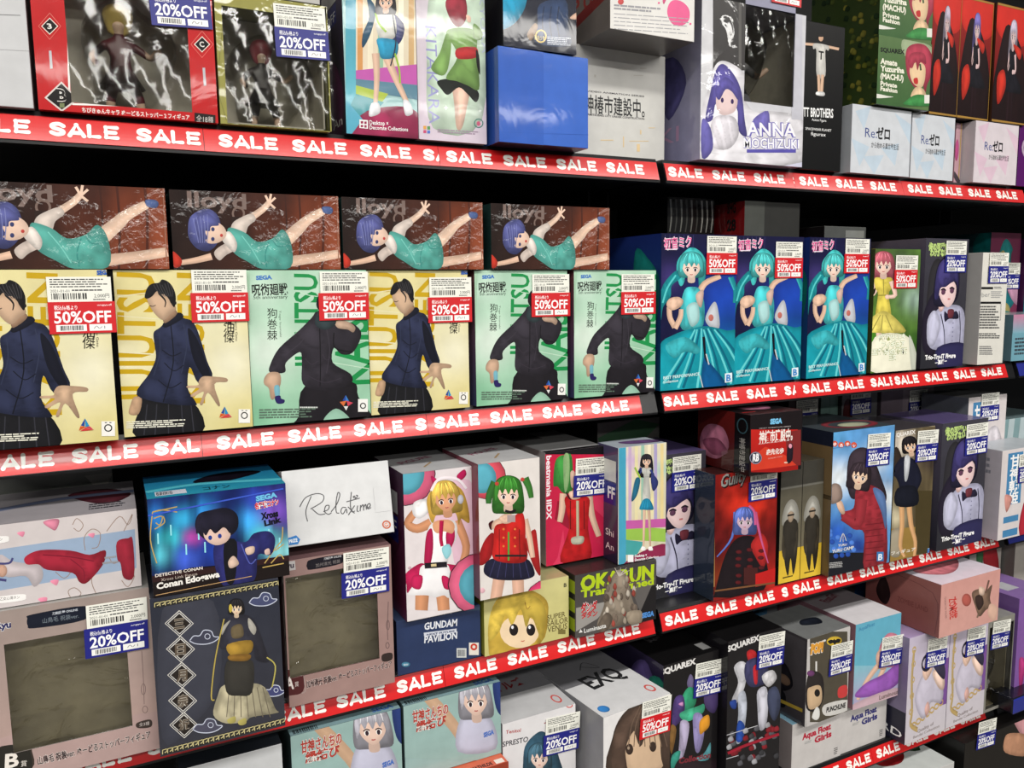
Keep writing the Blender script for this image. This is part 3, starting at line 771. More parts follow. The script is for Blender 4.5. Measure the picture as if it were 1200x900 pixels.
def a_pink(A):
    A.c(600, 0)
    A.S((226, 84, 140), '735,20 760,0 800,10 830,45 828,95 790,122 750,110 728,65', .05)
    A.E((196, 60, 60), 510, 8, 14); A.lines((150, 150, 155), 478, 20, 700, 50, 2, .08); A.lines((160, 160, 165), 478, 62, 840, 150, 5, .07, .2)
    A.S((200, 70, 120), '706,0 724,-10 712,20'); A.E((226, 84, 140), 688, 14, 5); A.E((226, 84, 140), 836, 112, 5)
box('white box with a plain pink round print, on top of the white title box', (715, 40), (814, 54), (814, 0), .195 + H2 + .001, Y=.96, h=.10, depth=.17, rot=0, fin='satin', cols=[(222, 220, 216), (110, 100, 94), (210, 210, 208), (104, 100, 96)], art=a_pink,
    left=lambda A: (A.R((120, 112, 106), 0, 0, 1, 1), A.T('POP UP', .15, .55, .85, .55, .2, (150, 60, 56), .03), A.G((130, 50, 48), [(0, .75), (1, .4), (1, .55), (0, .92)])))
def a_anna(A):
    A.c(600, 0)
    A.R((214, 214, 218), 880, -60, 940, 760); A.R((72, 70, 70), 942, -60, 1100, 330, (60, 58, 58)); A.R((96, 94, 92), 1062, -60, 1075, 330); A.R((186, 186, 205), 880, 560, 1360, 790, (206, 206, 226))
    A.S((232, 230, 236), '915,430 945,320 985,285 1050,310 1095,360 1080,440 1130,520 1200,520 1360,560 1360,760 890,760 890,520')
    A.S((92, 84, 160), '930,430 955,330 990,300 1040,350 1075,430 1090,560 1100,640 1060,610 1050,500 960,480 940,560 905,560')
    A.S((232, 206, 205), '960,440 1010,400 1055,450 1045,520 990,540 960,510', .1); A.S((96, 88, 166), '950,420 1000,360 1060,420 1060,470 1030,430 1000,420 970,470'); A.E((60, 40, 90), 985, 470, 7, 12); A.E((60, 40, 90), 1032, 476, 7, 12)
    A.S((226, 222, 230), '940,560 1000,540 1050,560 1060,640 1010,700 930,680'); A.S((110, 104, 180), '890,560 930,600 940,700 890,740')
    A.S((120, 112, 190), '1130,560 1200,520 1200,620 1150,600'); A.T('ANNA', 1100, 635, 1330, 640, 62, (245, 244, 250), .02, edge=(110, 104, 180)); A.T('MOCHIZUKI', 1085, 690, 1345, 697, 44, (244, 244, 250), .02, edge=(110, 104, 180))
    A.R((90, 84, 170), 1100, 700, 1330, 716); A.R((196, 196, 206), 1310, 40, 1360, 560)
box('large white and lavender window box wrapped in wrinkled clear film', (820, 184), (940, 195), (940, 0), .197, Y=.985, h=.24, depth=.17, fin='film', cols=[(206, 206, 212), (150, 150, 172), (200, 200, 206)], art=a_anna,
    window=lambda mp: (mp(872, 100)[0], mp(900, 122)[1], mp(930, 100)[0], mp(880, -20)[1]), left=lambda A: (A.R((120, 120, 134), 0, 0, 1, 1, (150, 148, 180)), A.S((90, 86, 140), [(.2, .35), (.6, .3), (.8, .5), (.55, .7), (.4, .5)]), A.T('UKI', .1, .85, .7, .85, .1, (190, 150, 180))), tray='tray_dark', st=[('50', 921, -7)])
T3, W3, H3, _ = LAST
figurine('figure seen behind the wrinkled film of the large lavender window box', (T3.location.x + .13, T3.location.y + .07, T3.location.z + .055), .17, (150, 146, 150), (120, 120, 124))
def a_tt(A):
    A.c(900, 0)
    A.E((210, 170, 140), 248, 178, 11, 16); A.S((24, 20, 20), '236,172 240,162 256,162 260,172', 0)
    A.L((222, 184, 156), 13, [(166, 205), (240, 212), (332, 230)]); A.S((224, 222, 216), '212,206 240,204 285,216 282,238 268,240 268,355 228,355 226,236 212,230')
    A.T('T', 236, 276, 260, 280, 38, (20, 20, 20), .03); A.L((222, 184, 156), 14, [(237, 350), (240, 440)]); A.L((222, 184, 156), 14, [(256, 350), (250, 440)])
    A.S((235, 235, 235), '228,430 262,432 262,450 226,445')
    A.T('TT BROTHERS', 165, 545, 305, 552, 42, bold=.02); A.T('Action Figure', 205, 566, 272, 572, 12); A.T('SPACEWEAR PLANET', 175, 608, 296, 618, 12); A.T('figurax', 200, 634, 270, 640, 16)
box('tall black box with a man in white T-shirt stretching his arms out sideways', (937, 200), (985, 206), (985, 0), .197, Y=1.0, h=.24, depth=.12, fin='gloss', cols=[(12, 12, 13), (9, 9, 10), (12, 12, 12)], art=a_tt)
def a_zero(c1, c2):
    def f(A):
        A.R(c1, 0, 0, 1, 1)
        for P in ([(0, .5), (.3, .6), (.15, .9)], [(.5, .6), (.8, .5), (.75, .85)], [(.7, .05), (1, .2), (1, .5)], [(.2, .75), (.55, .7), (.4, 1)], [(.05, .1), (.3, .0), (.2, .35)]): A.G(c2, P)
        A.T('Re:', .22, .46, .42, .46, .14, (70, 84, 140), .0); A.T('ゼロ', .41, .46, .64, .46, .17, (20, 20, 22), .03); A.T('から始める異世界生活', .33, .6, .8, .6, .08, (50, 50, 54), .01)
    return f
def face_art(fn):
    """use drawing coordinates 0..1 across the face instead of photo positions"""
    def g(A):
        A.mp = lambda x, y, A=A: (x * A.w, (1 - y) * A.h); fn(A)
    return g
ZG = 'white boxes with Japanese title on the top shelf'
box('pale blue-white box under the lower green box, left one of the two', (996, 206), (1065, 210), (1065, 130), .197, Y=.995, fin='gloss', cols=[(206, 210, 216), (172, 176, 182), (204, 208, 212)], art=face_art(a_zero((206, 210, 216), (190, 206, 220))), group=ZG)
Hz = LAST[2]
box('pale blue-white box under the red and black boxes, right one of the two', (1066, 211), (1116, 213), (1116, 138), .197, Y=1.0, h=Hz, fin='gloss', cols=[(206, 210, 216), (172, 176, 182), (204, 208, 212)], art=face_art(a_zero((206, 210, 216), (190, 206, 220))), group=ZG)
box('pinkish white box with Japanese title at the right end of the top shelf', (1140, 214), (1190, 219), (1190, 143), .197, Y=.995, h=Hz, fin='gloss', cols=[(216, 206, 212), (196, 188, 192), (214, 206, 210)], art=face_art(a_zero((216, 206, 212), (218, 190, 206))), group=ZG)
box('narrow pink and gold box squeezed between two white boxes on the top shelf', (1117.5, 212), (1134, 213), (1134, 145), .197, Y=1.02, w=.019, depth=.12, fin='gloss', cols=[(190, 150, 160), (160, 120, 130), (180, 150, 150)], art=face_art(lambda A: (A.R((176, 152, 90), .7, 0, .85, 1), A.E((196, 80, 140), .25, .45, .3, .18), A.S((70, 60, 70), [(0, .8), (1, .95), (.7, 1), (0, .9)]))))
box('purple box at the right edge of the picture on the top shelf', (1191, 218), (1235, 222), (1235, 152), .197, Y=1.0, fin='gloss', cols=[(84, 20, 96), (60, 14, 70), (90, 40, 100)], art=face_art(lambda A: (A.ring((190, 170, 190), .05, .3, .35, .2, .18), A.ring((170, 60, 130), .05, .5, .7, .2, .15))))
def a_mochu(A):
    A.c(900, 0)
    A.R((92, 120, 74), 500, 170, 800, 500, (60, 96, 54)); A.S((160, 176, 140), '640,180 780,230 760,330 640,260', .1)
    A.S((170, 60, 80), '650,230 690,205 740,215 770,270 765,350 745,400 735,440 720,370 700,420 660,370 645,300', .3)
    A.S((232, 200, 160), '665,320 700,290 735,310 735,370 720,410 690,400 670,370', .1); A.L((60, 90, 60), 8, [(712, 300), (716, 330)]); A.S((190, 50, 50), '682,370 700,365 702,392 686,392', 0)
    A.S((178, 64, 84), '655,300 670,250 730,250 740,300 715,290 700,330 690,285 675,320')
    A.S((232, 200, 160), '690,410 730,420 740,470 670,460'); A.S((70, 150, 80), '650,470 690,445 740,450 755,495 640,490')
    for t, y, x1 in (('SQUAREX', 242, 640), ('Amate', 298, 605), ('Yuzuriha', 332, 638), ('(MACHU)', 368, 634), ('Private', 400, 604), ('Fashion', 424, 605)):
        A.T(t, 526, y, x1, y + 12, 26 if y > 250 and y < 380 else 20, (20, 20, 20) if y < 250 else (240, 238, 220), .04)
    A.S((225, 225, 215), '505,440 560,450 585,455 510,460', 0); A.R((230, 228, 220), 732, 445, 756, 485)
def l_leaf(A):
    A.R((48, 62, 30), 0, 0, 1, 1); random.seed(3)
    for i in range(60): A.S(random.choice([(92, 96, 36), (70, 82, 36), (30, 46, 26), (120, 116, 48)]), [(x0 + a, y0 + b) for x0, y0 in [(random.random(), random.random())] for a, b in ((0, 0), (.05, .03), (.04, .09), (-.02, .06))])
GG = 'stacked green figure boxes'
box('green box with a red-haired girl print, lower of the stacked pair', (1027, 116), (1089, 124), (1092, 52), .197 + Hz + .002, Y=.985, depth=.15, fin='gloss', cols=[(92, 120, 74), (44, 58, 30), (90, 110, 90)], art=a_mochu, left=l_leaf, group=GG)
s0, Ws, Hs, _ = LAST
copy_box(s0, 'green box with a red-haired girl print, upper of the stacked pair', (s0.location.x + .004, s0.location.y + .004, s0.location.z + Hs + .001), GG)
def a_redblack(v):
    def f(A):
        A.R((160, 30, 26), 0, 0, 1, 1, (20, 10, 12)); A.E((206, 44, 34), .55, .12, .6, .22, shade=.1); A.S((30, 12, 14), [(.2, .25), (.5, .2), (.9, .5), (1, 1), (0, 1)])
        figure(A, .5, .24, .095, (190, 180, 200) if v else (120, 110, 180), (24, 22, 30), H=8.5, long=.9, skin=(222, 190, 190), arm='chin', flare=3.6, legs=(40, 20, 26), shoes=(60, 20, 24))
        A.S((196, 50, 36), [(.1, .62), (.28, .55), (.35, .7), (.15, .85)]); A.L((170, 130, 60), .02, [(0, .01), (.98, .01), (.985, .99), (.01, .99)], smooth=False); A.S((196, 50, 36), [(.5, .32), (.75, .36), (.7, .44)])
    return f
bx = Hz + .199
for i, (a, b, lab, dz) in enumerate(((1088, 1121, 'black and red box with white-haired girl, left one standing on the white boxes', 0), (1121, 1158, 'black and red box with blue-haired girl, middle one standing on the white boxes', 0), (1162, 1202, 'black and red box with white-haired girl, nearest the right edge on the top shelf', 0))):
    box(lab, (a, 130), (b, 138), (b, 0), bx, Y=1.0 if i < 2 else .995, h=.22, depth=.1, fin='gloss', cols=[(120, 24, 24), (40, 26, 18), (60, 30, 24)], art=face_art(a_redblack(i != 1)), group='black and red boxes on the top shelf',
        left=lambda A: (A.R((52, 30, 18), 0, 0, 1, 1), A.L((150, 110, 50), .03, [(.05, 0), (.05, 1)])), st=[('20', 1186, -30)] if i == 9 else ())

# ================================================================ row 2
def a_gold(A):
    A.c(0, 200)
    A.R((222, 212, 158), 500, 440, 1200, 1300, (216, 204, 150)); A.B((222, 212, 156), [(1080, 900, 150, (232, 228, 200)), (980, 700, 120, (226, 222, 186)), (600, 900, 120, (232, 226, 190)), (1180, 1250, 160, (206, 192, 120))], 500, 440, 1200, 1300, amp=.06, sx=30, sy=30)
    A.T('JUJUTSU', 728, 1092, 722, 482, 166, (196, 160, 24), .02); A.T('KAISEN', 958, 1090, 950, 482, 116, (196, 160, 24), .02)
    A.L((226, 220, 184), 5, [(552, 590), (800, 560)]); A.L((226, 220, 184), 4, [(552, 680), (800, 700)]); A.L((228, 224, 190), 6, [(552, 850), (720, 860)])
    A.S((26, 26, 30), '645,1055 770,1085 905,1085 945,1230 640,1250 650,1120', .3)
    for x in (690, 735, 790, 850, 895): A.L((50, 50, 58), 5, [(x, 1095), (x + (x - 790) * .15, 1240)])
    A.S((196, 160, 128), '630,1060 665,1070 650,1140 605,1140 612,1095')
    A.S((40, 45, 70), '720,760 750,735 775,710 830,665 860,690 900,705 930,760 970,890 995,965 930,995 890,920 880,1020 915,1080 910,1100 770,1090 640,1050 700,950 730,880 725,820', .5)
    A.S((22, 24, 38), '880,740 925,790 965,900 985,960 960,975 905,880', .2); A.L((16, 18, 28), 5, [(800, 720), (812, 900), (765, 1085)]); A.L((48, 54, 78), 4, [(745, 760), (750, 850), (720, 960)]); A.L((50, 56, 80), 4, [(860, 720), (875, 820), (850, 950)])
    for q in ((770, 900, 860, 930), (740, 980, 850, 1010), (760, 840, 850, 860)): A.L((18, 20, 32), 4, [(q[0], q[1]), ((q[0] + q[2]) / 2, q[3] + 8), (q[2], q[1] + 12)])
    A.S((24, 26, 40), '765,715 835,665 858,690 780,735', .2)
    A.S((206, 172, 142), '930,990 950,965 1000,965 1060,972 1062,990 1005,1000 1030,1090 1020,1100 975,1040 950,1095 937,1090 955,1035 905,1060 895,1050 935,1020 880,1018 880,1008 930,1005')
    A.S((172, 138, 112), '740,660 800,640 830,670 775,715 760,690'); A.S((200, 168, 140), '690,590 735,565 795,590 815,620 825,650 800,670 770,700 740,685 705,640', .2)
    A.S((30, 29, 32), '678,590 690,550 712,530 745,525 760,510 790,522 812,550 824,590 818,640 800,620 790,600 770,580 745,580 735,565 712,590 690,600', .6); A.L((28, 27, 30), 10, [(745, 575), (775, 610), (772, 640)], .4)
    for k in range(7): A.L((70, 68, 72), 2.5, [(720 + k * 13, 535 - (k % 3) * 6), (735 + k * 12, 560), (765 + k * 7, 590)])
    A.L((40, 30, 30), 3, [(702, 632), (716, 636), (730, 630)]); A.E((30, 28, 32), 822, 620, 5, 8)
    A.T('夏', 1050, 715, 1098, 717, 48, (30, 28, 26)); A.T('油', 1047, 752, 1097, 754, 48, (30, 28, 26)); A.T('傑', 1047, 800, 1097, 802, 48, (30, 28, 26)); A.T('Suguru Geto', 1102, 690, 1104, 798, -10, (90, 86, 70))
    for P, c in (('1053,1105 1036,1135 1050,1140', (40, 70, 150)), ('1053,1105 1070,1138 1054,1142', (40, 140, 190)), ('1034,1138 1056,1142 1028,1158', (210, 90, 40)), ('1056,1142 1072,1140 1088,1156', (200, 40, 90)), ('1032,1160 1056,1144 1084,1156', (210, 60, 60))): A.G(c, P)
    A.R((240, 238, 232), 1118, 1118, 1172, 1182); A.ring((20, 20, 20), 5, 1145, 1147, 14); A.R((60, 60, 60), 1132, 1122, 1140, 1126); A.R((60, 60, 60), 1150, 1122, 1158, 1126)
    A.lines((232, 230, 214), 592, 1176, 880, 1212, 4, -.04); A.T('SEGA', 1110, 488, 1165, 486, 18, (50, 96, 180), .06)
GJ = 'gold boxes with a man in a dark navy jacket'
gold = box('gold box with a man in navy, second from the left', (146, 513), (298, 498), (293, 316), -.160, Y=.992, w=.1405, depth=.11, fin='satin', cols=[(218, 206, 152), (150, 144, 110), (200, 196, 170)], art=a_gold, st=[('50', 258, 360)], group=GJ)
_, _, HG, _ = LAST; yf = gold.location.y; zf = gold.location.z
copy_box(gold, 'gold box with a man in navy, at the left picture edge', (-.139, -.022, zf), GJ, st=[('50', 97, 372)])
copy_box(gold, 'gold box with a man in navy, standing between two green boxes', (.2990, .0, zf), GJ, st=[('50', 527, 363)])
def a_green(A):
    A.c(300, 200)
    A.R((170, 206, 176), -30, 450, 560, 1220, (150, 196, 166)); A.B((156, 202, 172), [(60, 850, 150, (214, 230, 216)), (40, 560, 110, (198, 224, 206)), (330, 560, 160, (190, 218, 198)), (420, 1150, 160, (150, 196, 168)), (0, 1150, 120, (130, 186, 150))], -30, 440, 560, 1220, amp=.07, sx=40, sy=40)
    A.T('JUJUTSU', 290, 930, 286, 486, 104, (30, 140, 74), .02); A.T('KAISEN', 530, 1000, 524, 490, 150, (30, 140, 74), .02)
    A.L((190, 220, 196), 4, [(185, 560), (290, 590), (530, 575)]); A.L((190, 220, 196), 4, [(185, 760), (540, 800)]); A.L((190, 220, 196), 4, [(360, 900), (540, 930)])
    A.T('SEGA', 0, 512, 76, 508, 18, (70, 120, 190), .06); A.T('呪術廻戦', -18, 582, 150, 576, 50, (24, 26, 24), .02); A.T('5th anniversary', -12, 602, 148, 598, 16, (40, 50, 44))
    A.VT('狗巻棘', 76, 642, 795, 46, (24, 26, 24)); A.T('Toge Inumaki', 108, 655, 112, 780, -9, (90, 110, 96))
    A.S((30, 27, 32), '230,1010 450,990 480,1060 545,1150 545,1200 195,1200 200,1150', .3)
    A.S((150, 192, 170), '320,1160 375,1115 435,1155 430,1180 330,1190', .1)
    A.S((50, 46, 54), '70,900 110,830 200,750 260,690 290,660 370,700 400,730 440,710 490,750 485,800 450,855 400,860 365,830 360,900 440,950 450,990 400,1020 300,1030 220,1000 215,900 205,850 140,900 135,945 65,945', .5)
    A.L((24, 21, 26), 5, [(298, 730), (302, 900), (300, 1010)]); A.L((60, 55, 64), 4, [(240, 740), (215, 800), (140, 860)]); A.L((60, 55, 64), 4, [(330, 740), (345, 840), (330, 950)]); A.L((22, 20, 24), 5, [(365, 760), (370, 830), (450, 850)])
    for q in ((230, 880, 290, 900), (240, 960, 400, 985), (310, 860, 350, 880)): A.L((58, 52, 62), 3, [(q[0], q[1]), ((q[0] + q[2]) / 2, q[3] + 8), (q[2], q[1] + 12)])
    A.S((188, 156, 132), '65,945 110,950 115,1000 85,1068 68,1065 60,1020 38,1000 40,970'); A.S((120, 180, 196), '85,1012 108,1008 110,1056 92,1062', .1); A.S((44, 38, 96), '88,1060 112,1054 118,1068 134,1075 128,1090 98,1090', .1)
    A.S((196, 166, 144), '370,712 400,700 440,712 465,735 455,758 430,745 405,742 380,735'); A.S((50, 62, 66), '275,705 300,650 365,680 372,720 330,745 290,735', .3)
    A.S((34, 32, 36), '285,640 290,590 320,570 370,590 372,660 330,680', .3)
    for P, c in (('420,1052 405,1078 420,1080', (40, 70, 150)), ('420,1052 436,1080 420,1080', (60, 120, 190)), ('392,1084 424,1078 410,1104', (210, 110, 60)), ('424,1078 454,1088 430,1104', (206, 70, 90)), ('410,1104 432,1104 422,1124', (220, 220, 220))): A.G(c, P)
    A.R((236, 236, 232), 478, 1070, 524, 1130); A.ring((20, 20, 20), 5, 501, 1102, 12); A.lines((90, 110, 96), 15, 1118, 290, 1166, 4, -.02); A.lines((200, 205, 200), 205, 1106, 300, 1118, 1)
GN = 'green boxes with a man in black clothes'
green = box('green box with a man in black, widest one, between two gold boxes', (297, 500), (437, 484), (433, 317), -.160, Y=.995, w=.1475, h=HG, depth=.11, fin='satin', cols=[(168, 204, 176), (100, 56, 60), (180, 200, 186)], art=a_green, st=[('50', 403, 359)], group=GN, left=lambda A: A.R((120, 70, 74), 0, 0, 1, 1, (60, 70, 110)))
copy_box(green, 'green box with a man in black, middle one of the three', (.4505, .001, zf), GN, st=[('50', 645, 357)])
copy_box(green, 'green box with a man in black, next to the turquoise boxes', (.6090, .0, zf), GN, st=[('50', 747.5, 355)])
def a_brown(A):
    A.c(300, 200)
    A.B((38, 24, 20), [(980, 250, 200, (120, 56, 32)), (1060, 420, 160, (140, 70, 44)), (800, 130, 120, (60, 32, 24)), (640, 440, 90, (60, 34, 26))], 385, 90, 1090, 480, amp=.3, sx=160, sy=14)
    for x, wd, c in ((905, 8, (70, 34, 24)), (995, 9, (80, 38, 26)), (850, 6, (60, 30, 22))): A.L(c, wd, [(x, 100), (x + 6, 280), (x - 4, 480)])
    A.T('lloyd', 470, 195, 700, 205, 66, (122, 104, 98), .025); A.ring((120, 100, 92), 8, 668, 225, 22, 26); A.R((44, 30, 26), 640, 238, 700, 262)
    A.L(SKIN, 30, [(560, 408), (500, 424), (440, 435)], .7); A.S((206, 60, 44), '408,390 425,398 444,425 436,450 412,452')
    A.L((232, 198, 174), 58, [(855, 335), (905, 285), (935, 255), (1000, 212)], .55); A.L((226, 190, 166), 46, [(860, 430), (960, 415), (1062, 396)], .8); A.S((80, 100, 150), '998,195 1030,195 1040,210 1030,226 1002,220')
    A.L((232, 200, 178), 30, [(720, 240), (765, 205), (790, 175)], .75)
    for p in ((775, 146), (797, 140), (814, 156)): A.L((232, 200, 178), 9, [(790, 180), p])
    A.L((232, 200, 178), 9, [(792, 182), (812, 202)])
    A.S((222, 206, 196), '570,390 610,355 660,345 690,360 620,400 590,425'); A.S((226, 212, 202), '640,300 645,265 680,240 720,225 735,250 705,280 690,315')
    A.S((92, 176, 164), '630,285 690,305 740,345 800,330 840,292 872,350 868,455 760,462 700,430 645,390 625,330', .4); A.L((60, 140, 132), 5, [(785, 345), (770, 400), (775, 455)]); A.L((60, 140, 132), 4, [(870, 360), (820, 365), (800, 335)]); A.L((120, 200, 188), 4, [(680, 320), (720, 380), (750, 440)])
    A.S((232, 222, 214), '600,330 630,300 660,350 650,390 625,370')
    A.S((82, 86, 140), '470,290 480,240 520,210 560,208 590,240 600,300 585,350 550,385 505,375 475,335', .6)
    A.S((232, 200, 180), '540,280 580,262 612,285 618,320 590,348 550,352 535,330', .1); A.S((88, 92, 150), '500,250 540,220 580,250 590,275 560,280 555,300 535,300 545,330 520,340 500,300', .3)
    A.E((60, 66, 110), 567, 292, 7, 9); A.E((60, 66, 110), 566, 334, 7, 9); A.E((190, 70, 66), 600, 318, 6, 7)
    for k in range(5): A.L((120, 126, 180), 3, [(490 + k * 14, 245 - k * 4), (500 + k * 12, 290), (510 + k * 8, 350)])
    A.L((150, 100, 80), 4, [(1056, 140), (1058, 455)])
GB = 'brown landscape boxes laid on the gold and green boxes'
brown = box('brown landscape box with a lying figure, third from the left', (403, 317), (566, 318), (566, 237), -.160 + HG + .0012, Y=.995, w=.1935, depth=.11, fin='wrinkle', cols=[(60, 36, 28), (34, 60, 58), (70, 44, 36)], art=a_brown, group=GB)
zb = brown.location.z
copy_box(brown, 'brown landscape box with a lying figure, cut off by left picture edge', (-.128, -.012, zb), GB)
copy_box(brown, 'brown landscape box with a lying figure, second from the left', (.0705, -.006, zb), GB)
copy_box(brown, 'brown landscape box with a lying figure, right end of its row', (.4745, -.004, zb), GB)
def a_teal(A):
    A.c(600, 200)
    A.B((22, 22, 58), [(980, 600, 130, (30, 70, 180)), (1000, 820, 120, (20, 90, 170)), (720, 500, 70, (60, 50, 110))], 670, 290, 1045, 1040, amp=.12, sx=40, sy=40); A.k += 0
    for i in range(7): A.L((50, 50, 96), 3, [(700 + i * 22, 300), (698 + i * 22, 370)])
    A.T('初音ミク', 694, 365, 826, 352, 48, (226, 90, 150), .015, edge=(245, 230, 240)); A.R((235, 220, 235), 704, 366, 756, 371)
    A.S((70, 196, 196), '755,430 780,390 820,360 860,375 890,420 892,480 880,530 860,560 850,470 800,440 790,520 770,540 755,490', .5)
    A.L((30, 140, 150), 24, [(1010, 500), (1030, 560), (1026, 620)], .7); A.L((60, 180, 190), 10, [(1000, 500), (1024, 560)], .7)
    A.S((30, 150, 160), '680,560 735,480 770,470 775,500 730,540 725,590 690,640 680,700', .5); A.L((90, 206, 206), 8, [(750, 490), (710, 550), (688, 620)])
    A.L(SKIN, 32, [(850, 600), (885, 530), (960, 495)], .7)
    A.S((70, 184, 190), '790,560 830,545 865,560 885,640 870,740 780,745 770,660', .5); A.S((170, 214, 214), '800,640 850,620 860,700 820,730', .2); A.S((222, 190, 176), '845,580 880,560 870,640 850,620')
    A.L(SKIN, 26, [(745, 735), (722, 690), (718, 640)], .9); A.L(SKIN, 26, [(745, 740), (770, 690), (775, 650)], .8); A.S(SKIN, '705,630 720,600 760,592 785,610 770,640 730,655')
    A.S((196, 200, 208), '888,700 910,640 935,615 950,660 955,735 920,740', .2); A.E((190, 110, 100), 915, 690, 12, 16)
    A.S((20, 144, 160), '670,830 740,770 830,740 900,730 990,750 1045,770 1045,1040 670,1040', .3)
    for a, b in (((840, 745), (690, 1000)), ((850, 745), (760, 1020)), ((870, 740), (850, 1020)), ((880, 745), (940, 1010)), ((900, 740), (1010, 1000)), ((930, 745), (1035, 900))): A.L((100, 206, 210), 7, [a, ((a[0] + b[0]) / 2 + 8, (a[1] + b[1]) / 2), b], 1.6); A.L((10, 100, 124), 8, [(a[0] + 12, a[1]), ((a[0] + b[0]) / 2 + 26, (a[1] + b[1]) / 2), (b[0] + 24, b[1])], 1.6)
    A.S((60, 176, 186), '700,820 790,780 860,830 850,860 790,850 740,880', .4); A.S((12, 84, 140), '880,880 910,900 1000,1030 880,1030', .3)
    A.L((20, 22, 34), 12, [(880, 780), (888, 870), (900, 900)], .6); A.L((200, 206, 210), 6, [(892, 860), (905, 910)]); A.L((190, 200, 205), 5, [(862, 960), (880, 1030)])
    head(A, 822, 450, 52, (84, 200, 200), (240, 212, 196), fr=.05)
    A.G((230, 240, 246), '980,952 1014,948 1014,990 980,995'); A.T('B', 986, 988, 1008, 986, 30, (60, 130, 200), .04); A.T('BEST PERFORMANCE', 690, 980, 860, 960, 14, (210, 240, 240), .02); A.T('Collection', 690, 998, 760, 990, 12, (210, 240, 240), .02)
GT = 'turquoise boxes with a girl in a turquoise gown'
teal = box('turquoise box with a girl in a wide gown, left one of three', (769, 457), (857, 450), (857, 275), -.160, Y=1.0, w=.1515, depth=.17, fin='gloss', cols=[(24, 60, 110), (22, 34, 84), (40, 60, 110)], art=a_teal, st=[('50', 841, 309)], group=GT,
    left=lambda A: (A.R((30, 46, 112), 0, 0, 1, 1, (20, 70, 110)), A.S((16, 100, 100), [(.1, 1), (.15, .45), (.4, .25), (.6, .5), (.7, 1)]), A.S((24, 120, 116), [(.6, .1), (.8, .15), (.98, .3), (.9, .6), (.6, .5)])))
HT = LAST[2]; teal.location.x = .7665
copy_box(teal, 'turquoise box with a girl in a wide gown, middle one of three', (.9205, .004, zf), GT, st=[('50', 923.5, 314)])
copy_box(teal, 'turquoise box with a girl in a wide gown, right one of three', (1.0825, 0, zf), GT, st=[('50', 1003, 309)])
def a_yel(A):
    A.c(900, 200)
    A.B((84, 120, 50), [(690, 600, 60, (150, 176, 160)), (500, 420, 70, (60, 60, 40)), (620, 420, 60, (70, 90, 60)), (500, 820, 70, (70, 150, 30)), (690, 800, 60, (50, 90, 30))], 470, 350, 715, 960, amp=.25); A.R((180, 160, 40), 470, 355, 710, 366)
    figure(A, 540, 440, 46, (214, 110, 126), (226, 208, 90), skirt=(232, 216, 110), H=12, long=.7, skin=(240, 206, 190), flare=2.3, arm='chin')
    A.S((238, 236, 214), '500,780 640,770 680,840 690,940 480,940', .15); A.S((200, 205, 190), '660,770 695,860 690,930 670,930', .1)
    for i, (x0, x1, y) in enumerate(((515, 640, 795), (530, 640, 828), (485, 650, 862), (565, 600, 888))): A.T(('優雅なひととき', 'フィギュア', '五等分の物語', '三女')[i], x0, y, x1, y - 6, 26, (240, 244, 226), .05, edge=(150, 160, 90))
box('green box with a pink-haired girl in a yellow dress', (1020, 437), (1073, 432), (1077, 292), -.160, Y=1.0, depth=.12, fin='gloss', cols=[(90, 110, 50), (60, 70, 40), (190, 170, 60)], art=a_yel, st=[('50', 1060.5, 327)])
def a_trio(oy):
    def f(A):
        A.R((62, 60, 70), 0, 0, 1, 1, (40, 40, 46)); A.S((46, 44, 48), [(.1, .3), (.3, .15), (.45, .3), (.4, .7), (.1, .9)], .2)
        A.S((36, 30, 46), [(.0, .62), (.15, .45), (.35, .4), (.4, .65), (.3, .9), (.05, .85)], .2)
        A.S((180, 180, 206), [(.25, .58), (.45, .52), (.85, .52), (1.0, .62), (1.0, .86), (.35, .86), (.15, .8), (.12, .66)], .35)
        A.S((196, 196, 220), [(.12, .62), (.28, .55), (.42, .66), (.3, .82), (.14, .8)], .3); A.L((40, 38, 60), .018, [(.42, .58), (.52, .72), (.55, .86)]); A.L((40, 38, 60), .018, [(.85, .56), (.9, .7), (.9, .86)])
        for k in range(6): A.E((120, 120, 150), .72, .62 + k * .035, .012, .006)
        A.S((44, 42, 82), [(.38, .84), (1, .82), (1, 1), (.42, 1)], .2)
        A.S((238, 200, 196), [(.38, .44), (.46, .42), (.5, .5), (.44, .56), (.36, .54)]); A.S((40, 36, 60), [(.5, .56), (.62, .59), (.78, .56), (.84, .62), (.62, .62), (.52, .64)]); A.S((110, 50, 60), [(.58, .55), (.72, .55), (.7, .61), (.6, .61)])
        A.S((34, 30, 52), [(.22, .42), (.3, .2), (.55, .12), (.78, .2), (.82, .4), (.7, .5), (.3, .52)], .4)
        A.S((238, 208, 208), [(.34, .38), (.55, .3), (.74, .36), (.72, .47), (.58, .53), (.42, .48)], .1)
        A.S((58, 52, 104), [(.25, .44), (.3, .22), (.54, .14), (.76, .22), (.8, .4), (.74, .33), (.62, .34), (.5, .37), (.38, .38), (.33, .46)], .6)
        for x, y in ((.45, .41), (.65, .4)): A.E((96, 60, 84), x, y, .05, .022); A.L((30, 24, 36), .012, [(x - .06, y - .015), (x, y - .026), (x + .06, y - .012)])
        A.L((200, 120, 120), .012, [(.56, .465), (.62, .465)])
        A.T('俺の可愛い', .06, .085, .52, .085, .05, (190, 216, 130), .06); A.T('わけがない', .1, .13, .5, .13, .05, (190, 216, 130), .06)
        A.T('Trio-Try-iT Figure', .1, .945 if oy else .93, .82, .93, .035, bold=.04); A.T('－黒猫－', .34, .975, .62, .965, .03, bold=.04)
    return f
GK = 'violet boxes with a black-haired girl in a white blouse'
